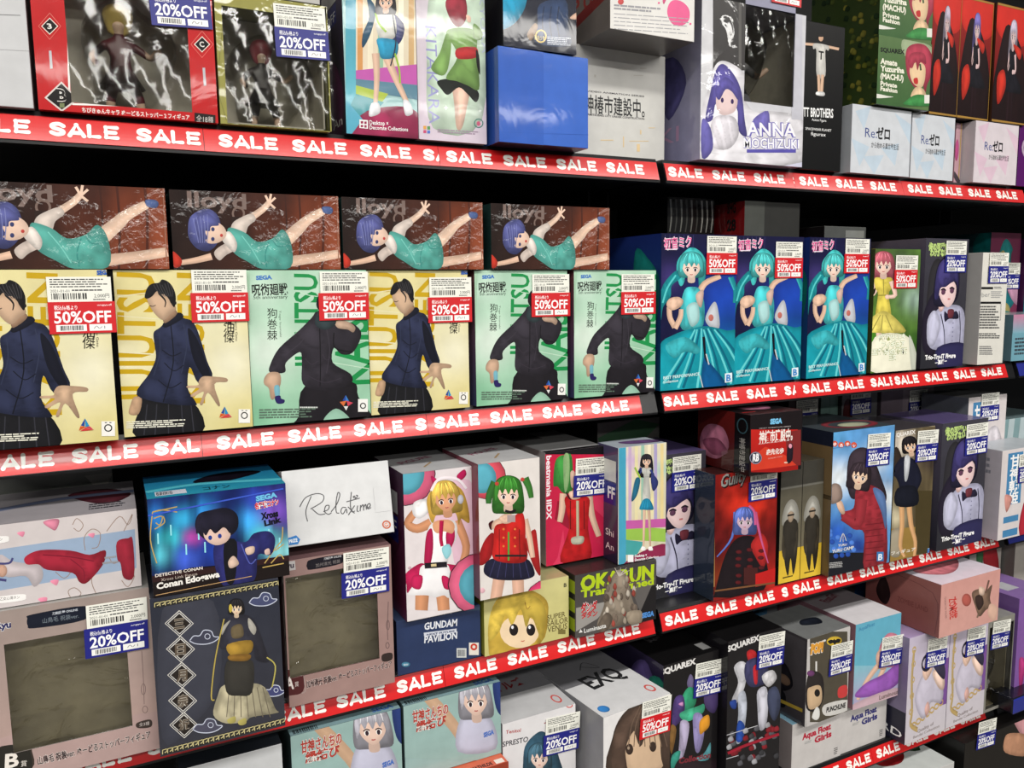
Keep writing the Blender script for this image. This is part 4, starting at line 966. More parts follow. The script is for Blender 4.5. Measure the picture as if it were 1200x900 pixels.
trio = box('violet-black box with a black-haired girl in a white blouse, on the second shelf', (1078, 432), (1128, 427), (1132, 280), -.160, Y=1.0, depth=.14, fin='gloss', cols=[(56, 54, 64), (84, 78, 96), (96, 84, 130)], art=face_art(a_trio(0)), st=[('20', 1119, 309)], group=GK, left=lambda A: A.R((92, 86, 104), 0, 0, 1, 1, (40, 40, 50)))
TRW, TRH = LAST[1], LAST[2]
def a_info(A):
    A.c(900, 200)
    A.L((30, 30, 30), 5, [(975, 548), (985, 556)]); A.R((20, 20, 20), 990, 545, 1055, 556); A.lines((120, 120, 120), 1060, 544, 1100, 556, 2); A.T('cyber', 975, 595, 1040, 590, 22, (150, 150, 150)); A.lines((160, 160, 160), 1045, 565, 1100, 600, 4)
    A.R((20, 20, 20), 974, 614, 1092, 624); A.lines((80, 80, 80), 976, 634, 1090, 745, 9); A.L((90, 90, 90), 2, [(974, 624), (974, 700), (1090, 700), (1092, 624)], smooth=False)
    A.R((40, 40, 40), 962, 824, 982, 838); A.R((40, 40, 40), 962, 845, 982, 866); A.lines((70, 70, 70), 966, 762, 1090, 790, 3); A.lines((120, 120, 120), 990, 822, 1060, 866, 5)
box('plain white box back with printed information text on the second shelf', (1145, 428), (1175, 425), (1181, 296), -.160, Y=.99, depth=.11, fin='matte', cols=[(216, 214, 206), (176, 174, 172), (210, 208, 200)], art=a_info, st=[('20', 1169, 322)])
def a_sw(c0, cs):
    def f(A):
        A.R(c0, 0, 0, 1, 1); random.seed(len(cs) * 7 + c0[0])
        for i, c in enumerate(cs * 2):
            x, y = random.random(), random.random(); A.S(c, [(x + random.uniform(.1, .4) * math.cos(a), y + random.uniform(.06, .2) * math.sin(a)) for a in (0, 1.2, 2.3, 3.5, 4.6, 5.5)])
    return f
box('teal and magenta box standing behind the white information box', (1153, 428), (1191, 425), (1191, 273), -.160, Y=1.14, depth=.14, w=.112, fin='gloss', cols=[(90, 60, 80), (40, 80, 84), (60, 60, 70)], art=face_art(a_sw((120, 50, 80), [(30, 120, 130), (40, 140, 140), (200, 150, 180), (160, 60, 110), (180, 170, 110)])), left=face_art(a_sw((40, 70, 76), [(20, 110, 110), (80, 50, 80)])), st=[('20', 1184, 330)])
box('dark purple and yellow box behind, at the right edge on the second shelf', (1195, 428), (1240, 425), (1240, 280), -.160, Y=1.13, depth=.1, fin='gloss', cols=[(90, 30, 90), (70, 30, 70), (60, 60, 70)], art=face_art(a_sw((100, 30, 90), [(30, 120, 130), (196, 160, 60), (120, 40, 110)])))
box('pale teal box lying low at the right edge on the second shelf', (1184, 432), (1250, 428), (1250, 366), -.160, Y=1.0, depth=.1, fin='gloss', cols=[(110, 160, 176), (80, 110, 120), (150, 160, 170)], art=face_art(lambda A: (A.R((196, 130, 160), 0, 0, 1, .4, (120, 170, 186)), A.lines((60, 70, 80), .05, .5, .5, .9, 5))))
def film_glints(A):
    A.R((30, 30, 28), 0, 0, 1, 1)
    for i in range(9): A.L((random.choice([(150, 150, 140), (90, 90, 84), (190, 188, 176)])), .04, [(.06 + i * .11, .05), (.08 + i * .11, .5), (.05 + i * .11, .85)], .5)  # pale streaks painted on as glints of the clear film
box('dark box in glinting clear film lying on the turquoise boxes', (782, 272), (837, 272), (837, 233), -.160 + HT + .0012, Y=1.1, depth=.15, fin='wrinkle', cols=[(40, 40, 38), (24, 24, 22), (50, 50, 48)], art=face_art(film_glints))
box('black box with a red side lying on the turquoise boxes', (872, 274), (937, 275), (937, 238), -.160 + HT + .0012, Y=1.03, depth=.14, fin='film', cols=[(46, 46, 44), (120, 14, 18), (40, 40, 40)], art=face_art(lambda A: A.R((70, 72, 68), 0, 0, .35, 1)), left=lambda A: (A.T('SHG', .7, .3, .85, .3, .3, (20, 10, 10), .04), A.T('28', .7, .8, .86, .8, .3, (20, 10, 10), .05)))
box('low dark grey box lying on the right turquoise box', (966, 277), (1015, 278), (1015, 266), -.160 + HT + .0012, Y=1.03, depth=.12, fin='film', cols=[(76, 78, 76), (18, 18, 18), (90, 90, 88)], art=face_art(lambda A: A.R((120, 122, 118), .5, .3, .95, .9)))

# ================================================================ row 3
def bl_(mp, a, b): return None
def a_winB(A):
    A.c(0, 675)
    A.R((150, 138, 132), -100, 60, 800, 1000, (190, 158, 150)); A.S((176, 150, 146), '-100,790 700,640 760,640 740,860 0,1000', .05)
    A.T('Ryu', -20, 250, 52, 240, 30, (40, 40, 90), .04, edge=(220, 220, 222))
    A.S((22, 28, 44), '128,200 150,180 400,140 395,205 160,245 130,232', .1); A.T('刀剣乱舞 ONLINE', 245, 182, 365, 162, 12, (190, 196, 206), .03); A.T('山鳥毛 祝装ver.', 200, 220, 370, 195, 22, (120, 130, 140))
    A.L((120, 100, 98), 3, [(664, 350), (672, 480), (676, 600)]); A.ring((120, 100, 98), 3, 680, 625, 12, 16); A.ring((120, 100, 98), 3, 672, 530, 10, 26)
    A.S((60, 50, 44), '0,830 130,790 150,820 150,900 0,930', .05); A.S((40, 38, 34), '-20,810 115,788 140,810 140,920 -20,920', .05)
    A.T('B', 22, 900, 88, 890, 64, (235, 228, 220), .03); A.T('賞', 98, 892, 125, 888, 26, (225, 218, 210))
    A.T('山鳥毛 祝装ver. ぬーどるストッパーフィギュア', 178, 882, 706, 755, 34, (40, 30, 34), .02, edge=(220, 205, 200)); A.S((60, 50, 46), '642,688 705,672 708,706 646,712', .0); A.T('全3種', 652, 704, 700, 696, 16, (200, 190, 186))
box('dull pink window box marked B, empty looking, at the bottom left', (0, 915), (188, 878), (172, 688), -.525, Y=.965, depth=.14, fin='gloss', cols=[(156, 142, 136), (120, 116, 112), (150, 148, 144)], art=a_winB,
    window=lambda mp: (mp(14, 860)[0], mp(80, 868)[1], mp(154, 830)[0], mp(80, 742)[1] ), st=[('20', 137, 748, -1)], back=.3, shell=False)
TB, WB_, HB_, _ = LAST
def a_lying(A):
    A.c(0, 600)
    A.R((206, 198, 198), -200, -60, 680, 460); A.G((150, 170, 196), '-200,150 -200,380 0,368 640,262 632,80 0,175')
    for P in ([(340, 60), (360, 30), (390, 60), (370, 90), (345, 75)], [(400, 180), (395, 120), (430, 80), (470, 100), (460, 160), (430, 170)], [(260, 280), (300, 310), (330, 280), (300, 250)], [(330, 400), (320, 370), (350, 355), (380, 380), (360, 405)], [(500, 90), (560, 20), (600, 60), (620, 10), (580, 90)], [(570, 320), (600, 350), (630, 300), (600, 290)], [(470, 180), (440, 260), (430, 330), (460, 400)], [(510, 210), (530, 240), (560, 230)]): A.L((150, 128, 116), 3.5, P)
    for x, y, q in ((240, 60, 38), (98, 104, 18), (428, 110, 16), (255, 330, 20), (200, 415, 22)): A.S((226, 140, 166), [(x - q, y - q * .3), (x, y - q * .7), (x + q, y - q * .6), (x + q * .6, y + q * .6), (x, y + q * .5)])
    A.S((206, 196, 200), '0,200 60,230 130,240 190,250 200,310 160,350 120,300 20,300', .2); A.E((200, 160, 140), 10, 275, 24, 30); A.L((70, 70, 120), 10, [(-40, 240), (40, 240), (60, 215)]); A.L((70, 70, 120), 12, [(-40, 310), (30, 320)])
    A.S((166, 40, 60), '118,210 190,178 330,180 420,200 490,178 495,210 480,250 440,300 400,335 370,325 340,285 220,270 180,245 125,245', .4); A.L((120, 24, 44), 5, [(200, 200), (330, 210), (440, 230)]); A.L((120, 24, 44), 4, [(330, 220), (390, 270), (395, 320)])
    A.L((150, 150, 156), 8, [(490, 215), (545, 208)]); A.L((150, 150, 156), 8, [(480, 240), (550, 232)]); A.S((170, 44, 64), '548,140 600,122 622,130 628,300 580,308 565,240 550,220', .3)
    for x, y in ((-20, 130), (60, 402)): A.S((240, 238, 236), [(x - 80, y - 2), (x + 45, y - 18), (x + 62, y - 4), (x + 45, y + 12), (x - 80, y + 26)], 0); A.T('乙女心満タン', x - 60, y + 12, x + 32, y + 2, 14, (70, 60, 60))
box('pink and white landscape box with a lying red dress print, at the left edge', (-30, 717), (167, 687), (160, 595), -.525 + HB_ + .001, Y=.972, depth=.15, fin='satin', cols=[(206, 198, 198), (180, 176, 180), (150, 146, 150)], art=a_lying,
    top=lambda A: (A.R((160, 155, 160), 0, 0, 1, 1), A.S((90, 40, 50), [(.55, .3), (.8, .2), (.98, .5), (.8, .75)]), A.L((110, 120, 150), .1, [(0, .6), (.5, .4), (1, .4)]), A.lines((60, 60, 66), .7, .7, .95, .9, 3)))
TL, WL_, HL_, _ = LAST
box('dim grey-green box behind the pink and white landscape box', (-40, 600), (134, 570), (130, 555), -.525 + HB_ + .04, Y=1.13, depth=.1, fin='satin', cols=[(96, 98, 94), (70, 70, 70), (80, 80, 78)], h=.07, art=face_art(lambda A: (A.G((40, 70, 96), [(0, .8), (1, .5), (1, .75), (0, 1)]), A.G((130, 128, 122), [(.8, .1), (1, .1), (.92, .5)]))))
def a_miku2(A):
    A.c(0, 675)
    A.R((40, 44, 58), 700, 60, 1400, 900, (52, 52, 60)); A.S((58, 60, 72), '760,160 1000,120 1030,500 900,700 760,760', .1)
    def meander(x0, y0, x1, y1, h_):
        n = 24
        for i in range(n):
            f = i / n; x = x0 + (x1 - x0) * f; y = y0 + (y1 - y0) * f; d = (x1 - x0) / n; s_ = (y1 - y0) / n
            A.L((206, 194, 140), 4, [(x, y + h_), (x, y), (x + d * .8, y + s_), (x + d * .8, y + s_ + h_ * .6), (x + d * .4, y + h_ * .6)], smooth=False); A.k -= 1
        A.k += 1
    A.G((34, 34, 34), '720,122 1340,12 1340,38 720,152'); meander(725, 128, 1330, 20, 18)
    A.G((34, 34, 34), '758,812 1345,660 1345,690 760,842'); meander(762, 816, 1338, 668, 20)
    for i, (x, y, ch) in enumerate(((840, 222, '三'), (846, 342, '日'), (852, 464, '月'), (856, 584, '宗'), (862, 698, '近'))):
        r = 66; A.L((225, 222, 214), 4, [(x, y - r + 6), (x - r, y), (x + 2, y + r - 6), (x + r, y), (x, y - r + 6)], smooth=False); r = 54; A.L((225, 222, 214), 4, [(x, y - r + 5), (x - r, y), (x + 2, y + r - 5), (x + r, y), (x, y - r + 5)], smooth=False)
        A.G((34, 28, 24), [(x, y - 44), (x - 48, y), (x + 2, y + 44), (x + 48, y)]); A.T(ch, x - 26, y + 26, x + 26, y + 18, 48, (90, 78, 66), .03, edge=(180, 172, 160), ew=.03)
    def cloud(x, y, s_, f=(58, 62, 96)):
        P = [(x - 70 * s_, y + 14 * s_), (x - 50 * s_, y - 10 * s_), (x - 20 * s_, y - 12 * s_), (x, y - 38 * s_), (x + 36 * s_, y - 34 * s_), (x + 50 * s_, y - 8 * s_), (x + 76 * s_, y - 4 * s_), (x + 50 * s_, y + 18 * s_), (x + 10 * s_, y + 30 * s_), (x - 40 * s_, y + 28 * s_)]
        A.S(f, P, .05); A.L((200, 206, 224), 4, P + [P[0]]); A.ring((200, 206, 224), 3, x + 18 * s_, y - 8 * s_, 13 * s_)
    cloud(955, 290, .95, (60, 62, 78)); cloud(970, 705, .95, (74, 74, 92)); cloud(1230, 112, .9, (70, 76, 110)); cloud(1280, 540, .75, (62, 66, 110))
    A.S((176, 168, 140), '1050,510 1160,500 1240,520 1290,620 1300,640 1180,660 1150,680 1060,690 1000,650 1020,560', .5)
    for k in range(7): A.L((110, 102, 86), 4, [(1075 + k * 26, 520), (1062 + k * 34, 660)])
    A.S((54, 52, 48), '1062,400 1160,390 1190,420 1180,545 1120,560 1060,540', .3)
    A.S((48, 48, 60), '1045,230 1080,190 1150,180 1200,220 1240,330 1260,400 1200,390 1180,330 1070,340 1030,330', .4); A.S((190, 186, 176), '1080,205 1040,240 1040,275 1060,240'); A.S((190, 186, 176), '1165,195 1200,240 1190,275 1165,240')
    A.L((180, 160, 80), 6, [(1050, 200), (1010, 380), (990, 560), (1005, 580)]); A.L((180, 170, 90), 6, [(1250, 380), (1290, 420), (1275, 520)])
    A.S((168, 132, 50), '1066,320 1175,300 1180,350 1140,370 1080,370', .4); A.S((150, 110, 44), '1075,370 1170,365 1160,395 1080,395', .4); A.S((110, 96, 70), '1085,240 1130,225 1140,280 1090,290')
    for x, y in ((1085, 672), (1135, 680)): A.S((170, 160, 90), [(x - 20, y), (x + 15, y - 16), (x + 18, y + 10), (x - 10, y + 18)])
    head(A, 1108, 148, 32, (36, 34, 40), (232, 206, 176)); A.E((190, 170, 70), 1080, 150, 8, 20)
    A.T('十', 1262, 560, 1262, 560, 1)
box('dark navy film-wrapped box with five diamond emblems and a robed man', (188, 888), (335, 845), (328, 676), -.525, Y=.945, depth=.13, fin='film', cols=[(44, 48, 62), (110, 110, 110), (60, 62, 70)], art=a_miku2)
TM, WM_, HM_, _ = LAST
def a_det(A):
    A.c(0, 525)
    A.B((18, 34, 96), [(720, 330, 60, (40, 120, 200)), (790, 420, 50, (60, 200, 215)), (860, 330, 50, (50, 160, 205)), (905, 420, 36, (190, 70, 170)), (950, 300, 60, (40, 130, 200)), (1010, 360, 50, (90, 60, 170)), (760, 500, 50, (90, 200, 220)), (880, 520, 60, (60, 90, 200)), (1180, 340, 60, (50, 150, 220)), (1240, 420, 60, (90, 220, 230)), (1290, 300, 70, (120, 80, 190)), (1320, 480, 60, (150, 230, 235)), (1000, 480, 60, (30, 60, 160)), (1200, 240, 50, (40, 60, 160))], 650, 150, 1380, 640, n=30, amp=.55, sx=120, sy=14)
    for x, y in ((740, 400), (800, 360), (872, 450), (930, 380), (960, 440), (1260, 380), (1310, 420)): A.L((150, 226, 236), 7, [(x, y), (x + 2, y + 50)])
    A.G((16, 12, 22), '650,620 900,560 1360,520 1360,600 660,720')
    A.G((46, 24, 26), '650,610 1360,500 1360,560 660,700'); A.G((24, 16, 16), '655,640 1360,525 1360,600 665,740')
    for i, c in enumerate(((26, 26, 30), (100, 90, 60))): A.k += 0
    for P in ([(715, 300), (705, 430), (735, 540)], [(715, 300), (760, 290), (830, 300)], [(720, 330), (760, 320), (750, 360), (730, 350)], [(725, 380), (770, 350), (765, 320)], [(1240, 540), (1290, 470), (1320, 430), (1325, 370)], [(1230, 560), (1330, 540)], [(1270, 540), (1310, 500), (1330, 520)], [(1290, 480), (1330, 450)], [(715, 300), (830, 275)]): A.L((190, 160, 90), 5, P)
    A.S((44, 46, 110), '1000,500 1010,450 1060,430 1150,440 1190,400 1260,390 1290,430 1270,500 1210,500 1200,600 1160,640 1060,650 1020,600', .4); A.S((20, 20, 28), '1050,450 1110,440 1100,620 1060,620', .2); A.L((80, 90, 170), 5, [(1130, 450), (1170, 540), (1200, 520)])
    A.S((226, 196, 176), '1070,530 1095,505 1120,540 1095,560 1075,560'); A.S((226, 196, 176), '1150,470 1190,460 1190,490 1160,500'); A.S((210, 180, 170), '1240,480 1260,470 1265,495 1245,500')
    A.S((30, 28, 44), '915,370 930,310 990,290 1060,280 1110,310 1115,370 1080,410 1000,430 950,420', .5)
    A.S((222, 190, 176), '960,390 1040,370 1080,400 1060,440 1010,455 965,430', .15); A.S((34, 32, 50), '920,400 930,320 1000,290 1090,300 1112,370 1080,400 1050,370 1010,400 985,380 965,410 945,385', .5)
    A.E((40, 60, 140), 985, 420, 9, 11); A.E((40, 60, 140), 1030, 412, 9, 11)
    A.T('DETECTIVE CONAN', 728, 605, 950, 568, 14, (235, 225, 215), .02); A.T('Xross Link Figure', 755, 625, 925, 595, 14, (190, 175, 165)); A.T('Conan Edogawa', 735, 662, 1030, 602, 28, (240, 236, 230), .04); A.L((200, 160, 110), 3, [(730, 690), (1180, 600)])
    A.T('SEGA', 1200, 232 + 17, 1300, 218 + 10, 22, (110, 190, 230), .06); A.T('名探偵コナン', 1195, 285, 1308, 262, 26, (210, 40, 60), .05, edge=(240, 240, 240)); A.T('Xross', 1225, 335, 1305, 318, 30, (16, 16, 30), .05); A.T('Link', 1240, 365, 1320, 345, 26, (16, 16, 30), .05)
    A.L((60, 90, 200), 7, [(655, 325), (1328, 190)])
box('blue night-city print box with small suited figure, on top of the navy emblem box', (180, 700), (340, 668), (332, 566), -.525 + HM_ + .001, Y=.945, depth=.12, fin='gloss', cols=[(24, 40, 96), (40, 40, 60), (40, 120, 160)], art=a_det,
    top=lambda A: (A.R((30, 100, 150), 0, 0, 1, 1, (40, 150, 180)), A.S((20, 16, 26), [(.35, .5), (.5, .25), (.75, .2), (.9, .35), (.7, .55), (.5, .65)]), A.L((90, 200, 220), .1, [(0, .7), (.4, .6), (1, .8)]), A.R((210, 216, 230), .06, .75, .28, .92), A.bars((20, 20, 20), .07, .77, .18, .9), A.T('コナン', .4, .9, .6, .9, .14, (16, 60, 80), .03)))
def a_relax(A):
    A.c(300, 400); C = (92, 92, 94); wd = 4.5
    for P in ([(268, 720), (240, 790), (246, 842)], [(212, 772), (240, 728), (290, 708), (325, 716), (318, 748), (262, 782)], [(270, 782), (300, 808), (330, 806)],
              [(322, 795), (345, 785), (350, 766), (334, 768), (328, 795), (345, 808), (360, 800)], [(358, 796), (386, 760), (403, 715), (394, 704), (383, 755), (383, 798), (396, 802)],
              [(430, 776), (412, 776), (404, 796), (414, 806), (430, 782), (432, 803)], [(438, 772), (468, 804)], [(470, 766), (438, 812)], [(458, 700), (450, 760), (456, 796), (470, 792)], [(432, 748), (496, 730)],
              [(484, 766), (480, 792), (488, 794)], [(468, 730), (466, 722), (473, 721), (474, 731), (484, 724), (486, 717), (478, 717)], [(494, 794), (498, 764)], [(498, 775), (510, 762), (511, 790)], [(512, 775), (522, 760), (524, 786)],
              [(528, 780), (543, 768), (540, 756), (530, 764), (531, 782), (546, 776)]): A.L(C, wd, P)
    A.ring((200, 96, 60), 6, 614, 858, 17); A.E((206, 120, 90), 614, 858, 9); A.T('GP', 607, 862, 622, 861, 8, (250, 240, 235), .04)
    A.G((60, 130, 200), '150,922 190,908 208,928 198,950 155,956'); A.T('PRIZE', 156, 946, 196, 938, 16, (240, 246, 250), .04); A.L((205, 205, 206), 2, [(562, 680), (566, 800), (640, 790)], smooth=False)
box('plain white box with handwritten grey lettering, above the pink window box A', (337, 645), (463, 622), (458, 536), -.3165, Y=.988, depth=.062, rot=-1, fin='gloss', cols=[(214, 215, 216), (196, 196, 198), (200, 200, 200)], art=a_relax)
LAST[0].rotation_euler.x = math.radians(-12); LAST[0].scale.z = .95
def a_winA(A):
    A.c(300, 600)
    A.R((150, 122, 118), -100, 100, 700, 1000, (160, 130, 124)); A.G((190, 186, 186), '100,240 182,228 186,270 104,284'); A.T('Ryu', 120, 268, 178, 260, 26, (50, 40, 60), .03)
    A.S((26, 24, 34), '238,244 260,222 405,200 402,240 260,270 240,262', .1); A.T('加州清光 祝装', 280, 258, 395, 236, 16, (130, 124, 124)); A.T('刀剣乱舞 ONLINE', 318, 224, 400, 210, 10, (180, 180, 184), .03)
    A.L((100, 80, 80), 3, [(620, 420), (616, 540), (618, 600)]); A.ring((100, 80, 80), 3, 616, 625, 8, 14); A.ring((100, 80, 80), 3, 618, 530, 7, 22)
    A.S((80, 34, 36), '-60,760 140,742 215,718 225,740 220,840 140,862 -60,880', .05); A.L((170, 150, 146), 4, [(130, 744), (218, 716), (232, 840), (215, 850)], smooth=False)
    A.T('A', 140, 834, 178, 826, 58, (235, 225, 220), .03); A.T('賞', 182, 818, 200, 814, 22, (215, 200, 196)); A.T('加州清光 祝装ver. ぬーどるストッパーフィギュア', 236, 822, 636, 724, 30, (50, 34, 38), .02, edge=(205, 185, 180)); A.S((50, 40, 38), '592,668 636,660 636,692 594,700', .0)
box('dull mauve window box marked A, beside the navy emblem box', (339, 820), (463, 788), (460, 637), -.525, Y=.985, depth=.14, fin='gloss', cols=[(154, 126, 120), (110, 80, 84), (120, 90, 92)], art=a_winA,
    window=lambda mp: (mp(339, 780)[0], mp(390, 784)[1], mp(444, 750)[0], mp(390, 668)[1]), st=[('20', 428, 682, -1)], back=.3, shell=False)
def a_gund(A):
    A.c(300, 675)
    A.R((38, 54, 92), 640, 100, 1100, 800, (34, 50, 88)); A.L((60, 82, 110), 18, [(660, 180), (1060, 150)])
    for k in range(5): A.L((140, 156, 170), 8, [(790 + k * 30, 192 - k * 4), (806 + k * 30, 176 - k * 4)])
    A.T('GUNDAM', 788, 252, 942, 232, 32, (225, 228, 235), .03); A.G((206, 210, 222), '786,266 940,246 940,264 788,284'); A.T('NEXT FUTURE', 800, 280, 930, 262, 9, (50, 64, 100), .03); A.T('PAVILION', 788, 314, 942, 292, 32, (225, 228, 235), .03)
    A.R((205, 208, 206), 940, 338, 986, 382); A.bars((60, 66, 80), 944, 345, 982, 376); A.R((228, 222, 212), 998, 312, 1044, 370); A.ring((200, 60, 44), 9, 1021, 332, 12); A.E((70, 130, 160), 702, 414, 20, 12); A.T('BAN', 692, 420, 712, 418, 8)
box('navy blue box with two white capital words, under the blonde girl box', (466, 785), (564, 768), (563, 708), -.525, Y=1.0, depth=.16, fin='film', cols=[(38, 54, 92), (26, 38, 66), (60, 76, 110)], art=a_gund)
HGU = LAST[2]
def a_blond(A):
    A.c(300, 525)
    A.R((226, 218, 220), 690, 60, 1040, 760); A.S((226, 190, 206), '760,250 850,180 1000,150 1040,300 1040,560 940,560 900,420', .03)
    A.E((214, 96, 130), 700, 120, 140, 150); A.E((90, 170, 190), 700, 120, 90, 100); A.ring((30, 26, 34), 4, 700, 120, 140, 150)
    A.L((214, 150, 110), 46, [(820, 350), (755, 378), (712, 352), (745, 300)], .75); A.S((240, 238, 240), '740,255 800,240 815,290 770,330 735,310')
    A.L((216, 152, 112), 44, [(940, 340), (985, 460), (960, 560)], .7)
    A.S((190, 30, 84), '700,590 770,540 800,560 790,610 715,680 705,640', .3); A.S((194, 32, 86), '880,545 990,560 1030,590 1010,640 930,620 890,600', .3)
    A.L((214, 150, 110), 66, [(780, 660), (775, 760)], .9); A.L((214, 150, 110), 62, [(870, 650), (880, 760)], .9)
    A.S((242, 240, 242), '780,550 890,540 915,620 905,700 880,690 840,700 800,690 730,690 712,680 760,610', .15); A.S((196, 34, 88), '735,600 780,600 770,660 730,650', .2); A.S((196, 34, 88), '870,600 905,610 910,660 880,655', .2)
    A.S((244, 242, 244), '800,400 830,350 930,340 940,420 905,480 890,550 800,560 790,480', .2); A.S((190, 30, 84), '800,400 825,380 830,470 815,550 790,555 790,480', .2); A.S((190, 30, 84), '890,400 925,370 930,430 900,480', .2); A.S((150, 210, 220), '870,470 905,450 915,490 890,520', .1)
    A.S((226, 164, 124), '835,345 900,335 930,360 920,400 880,390 850,400 830,380', .1); A.L((186, 24, 74), 20, [(870, 340), (866, 420), (872, 460)], .7)
    A.L((30, 26, 34), 26, [(790, 552), (895, 545)]); A.L((220, 200, 150), 12, [(820, 550), (845, 548)])
    A.S((222, 176, 76), '815,330 800,240 840,180 900,165 960,190 990,260 1000,350 960,330 950,360 930,300 850,310 830,350', .4)
    head(A, 888, 235, 62, (236, 196, 92), (226, 164, 126), long=.2, tilt=-8); A.S((190, 30, 90), '940,130 975,100 985,125 960,150'); A.S((190, 30, 90), '820,130 850,150 830,165', .2); A.L((240, 230, 235), 12, [(820, 200), (850, 150), (900, 138), (950, 150), (985, 190)]); A.E((190, 190, 200), 958, 240, 14, 22)
    A.E((214, 96, 130), 1060, 640, 160, 150); A.E((90, 170, 190), 1060, 640, 110, 105); A.ring((30, 26, 34), 4, 1060, 640, 160, 150)
    for x, y in ((1010, 95), (1020, 110), (720, 560)): A.E((200, 170, 180), x, y, 7)
def t_white(A):
    A.R((200, 200, 202), 0, 0, 1, 1); A.T('FIGURE', .2, .55, .75, .35, .1, (150, 70, 100), .03); A.L((180, 180, 184), .01, [(0, .1), (1, .1)]); A.L((180, 150, 110), .03, [(.4, .8), (.6, .6)])
def l_strip(A):
    A.R((64, 36, 62), 0, 0, 1, 1, (96, 30, 60)); A.R((200, 200, 200), .2, .15, .8, .3); A.R((36, 40, 120), .2, .32, .8, .5); A.T('OFF', .25, .45, .75, .45, .1)
box('white pink-ring box with a blonde girl in a magenta and white outfit', (477, 725), (556, 710), (557, 545), -.525 + HGU + .001, Y=.99, depth=.13, fin='gloss', cols=[(224, 216, 218), (80, 36, 62), (202, 202, 204)], art=a_blond, top=t_white, left=l_strip)
HBL = LAST[2]
def a_ven(A):
    A.c(600, 600)
    A.R((206, 200, 140), -140, 300, 270, 680, (198, 190, 120)); A.T('ビューティーガーディアン', -30, 330, 20, 520, -18, (190, 60, 70), .02)
    A.S((206, 172, 70), '-100,480 -40,380 60,360 150,400 170,470 130,620 -90,700', .4)
    A.E((238, 212, 176), 35, 560, 92, 78, 0, .05); A.S((220, 190, 80), '-110,600 -100,470 -30,390 50,375 130,410 160,480 140,600 120,560 90,490 65,540 40,455 0,530 -30,480 -60,560', .4)
    for x in (8, 88): A.E((30, 24, 26), x, 552, 21, 28); A.E((240, 240, 245), x - 6, 540, 6, 8)
    A.L((190, 80, 60), 4, [(42, 604), (50, 606), (58, 602)]); A.S((220, 120, 60), '-20,650 60,640 130,620 130,700 -40,720', .2); A.L((150, 110, 50), 3, [(60, 420), (70, 455), (85, 440)])
    A.T('SUPER', 165, 508, 250, 488, 24, (96, 84, 48), .01); A.T('SAILOR', 165, 536, 262, 516, 26, (96, 84, 48), .01); A.T('VENUS', 166, 565, 258, 545, 26, (96, 84, 48), .01); A.T('B', 242, 352, 255, 350, 18, (40, 40, 40), .02); A.R((120, 110, 60), 216, 550, 250, 572)
box('yellow box with a large-headed blonde doll print and small serif lettering', (568, 765), (667, 745), (667, 674), -.525, Y=.995, depth=.1, fin='gloss', cols=[(200, 194, 130), (150, 150, 60), (170, 166, 120)], art=a_ven)
HV = LAST[2]
def a_greenhair(A):
    A.c(560, 470, 6)
    A.R((222, 216, 212), -20, 380, 460, 1460); A.E((214, 80, 96), 60, 540, 138, 150); A.E((90, 170, 190), 30, 540, 100, 110); A.ring((30, 26, 34), 4, 60, 540, 138, 150)
    A.S((70, 20, 24), '75,860 110,840 100,900 85,900'); A.S((170, 30, 34), '60,960 110,930 100,1080 40,1150 -5,1140 20,1040', .3); A.S((180, 36, 38), '330,980 400,900 420,1000 440,1220 400,1180 360,1080', .3)
    A.L((228, 190, 166), 46, [(330, 830), (362, 960), (385, 1100)], .75); A.L((228, 190, 166), 50, [(120, 900), (125, 860), (190, 830)], .8)
    A.L((226, 180, 156), 84, [(150, 1240), (110, 1480)], .9); A.L((226, 180, 156), 84, [(280, 1240), (290, 1480)], .9)
    A.S((30, 30, 54), '90,1110 330,1100 400,1210 350,1250 240,1260 110,1250 40,1200', .3)
    for k in range(6): A.L((60, 60, 100), 4, [(120 + k * 42, 1120), (80 + k * 56, 1240)])
    A.S((190, 34, 32), '120,880 200,850 300,780 330,840 335,960 345,1110 250,1140 110,1110 110,1000', .4); A.L((70, 160, 60), 12, [(215, 920), (215, 1120)]); A.L((90, 20, 20), 5, [(150, 900), (150, 1110)]); A.L((90, 20, 20), 5, [(290, 900), (295, 1110)]); A.R((30, 30, 34), 120, 1080, 340, 1094)
    for y in (900, 960, 1020): A.E((220, 120, 60), 180, y, 8); A.E((220, 120, 60), 260, y, 8)
    A.S((228, 190, 166), '150,820 200,790 240,800 235,850 180,860'); A.R((170, 150, 150), 205, 800, 262, 850)
    A.L((52, 110, 48), 60, [(120, 570), (80, 660), (75, 720)], .6); A.L((60, 120, 50), 55, [(330, 540), (360, 610), (375, 680)], .6)
    head(A, 212, 648, 92, (64, 140, 52), (240, 206, 186), long=.55); A.E((190, 70, 60), 132, 580, 14); A.E((190, 70, 60), 312, 550, 14)
    A.L((26, 22, 26), 18, [(190, 770), (230, 780), (265, 765)])
    A.E((214, 60, 110), 500, 1450, 185, 200); A.E((90, 170, 190), 500, 1450, 130, 145); A.ring((30, 26, 34), 4, 500, 1450, 185, 200)
    A.S((226, 180, 190), '10,1330 30,1310 50,1330 30,1350')
box('white pink-ring box with a green-haired girl in a red dress', (563, 710), (634, 692), (634, 535), -.525 + HV + .001, Y=.968, h=None, depth=.13, fin='gloss', cols=[(222, 216, 214), (120, 40, 60), (200, 200, 202)], art=a_greenhair, top=t_white)
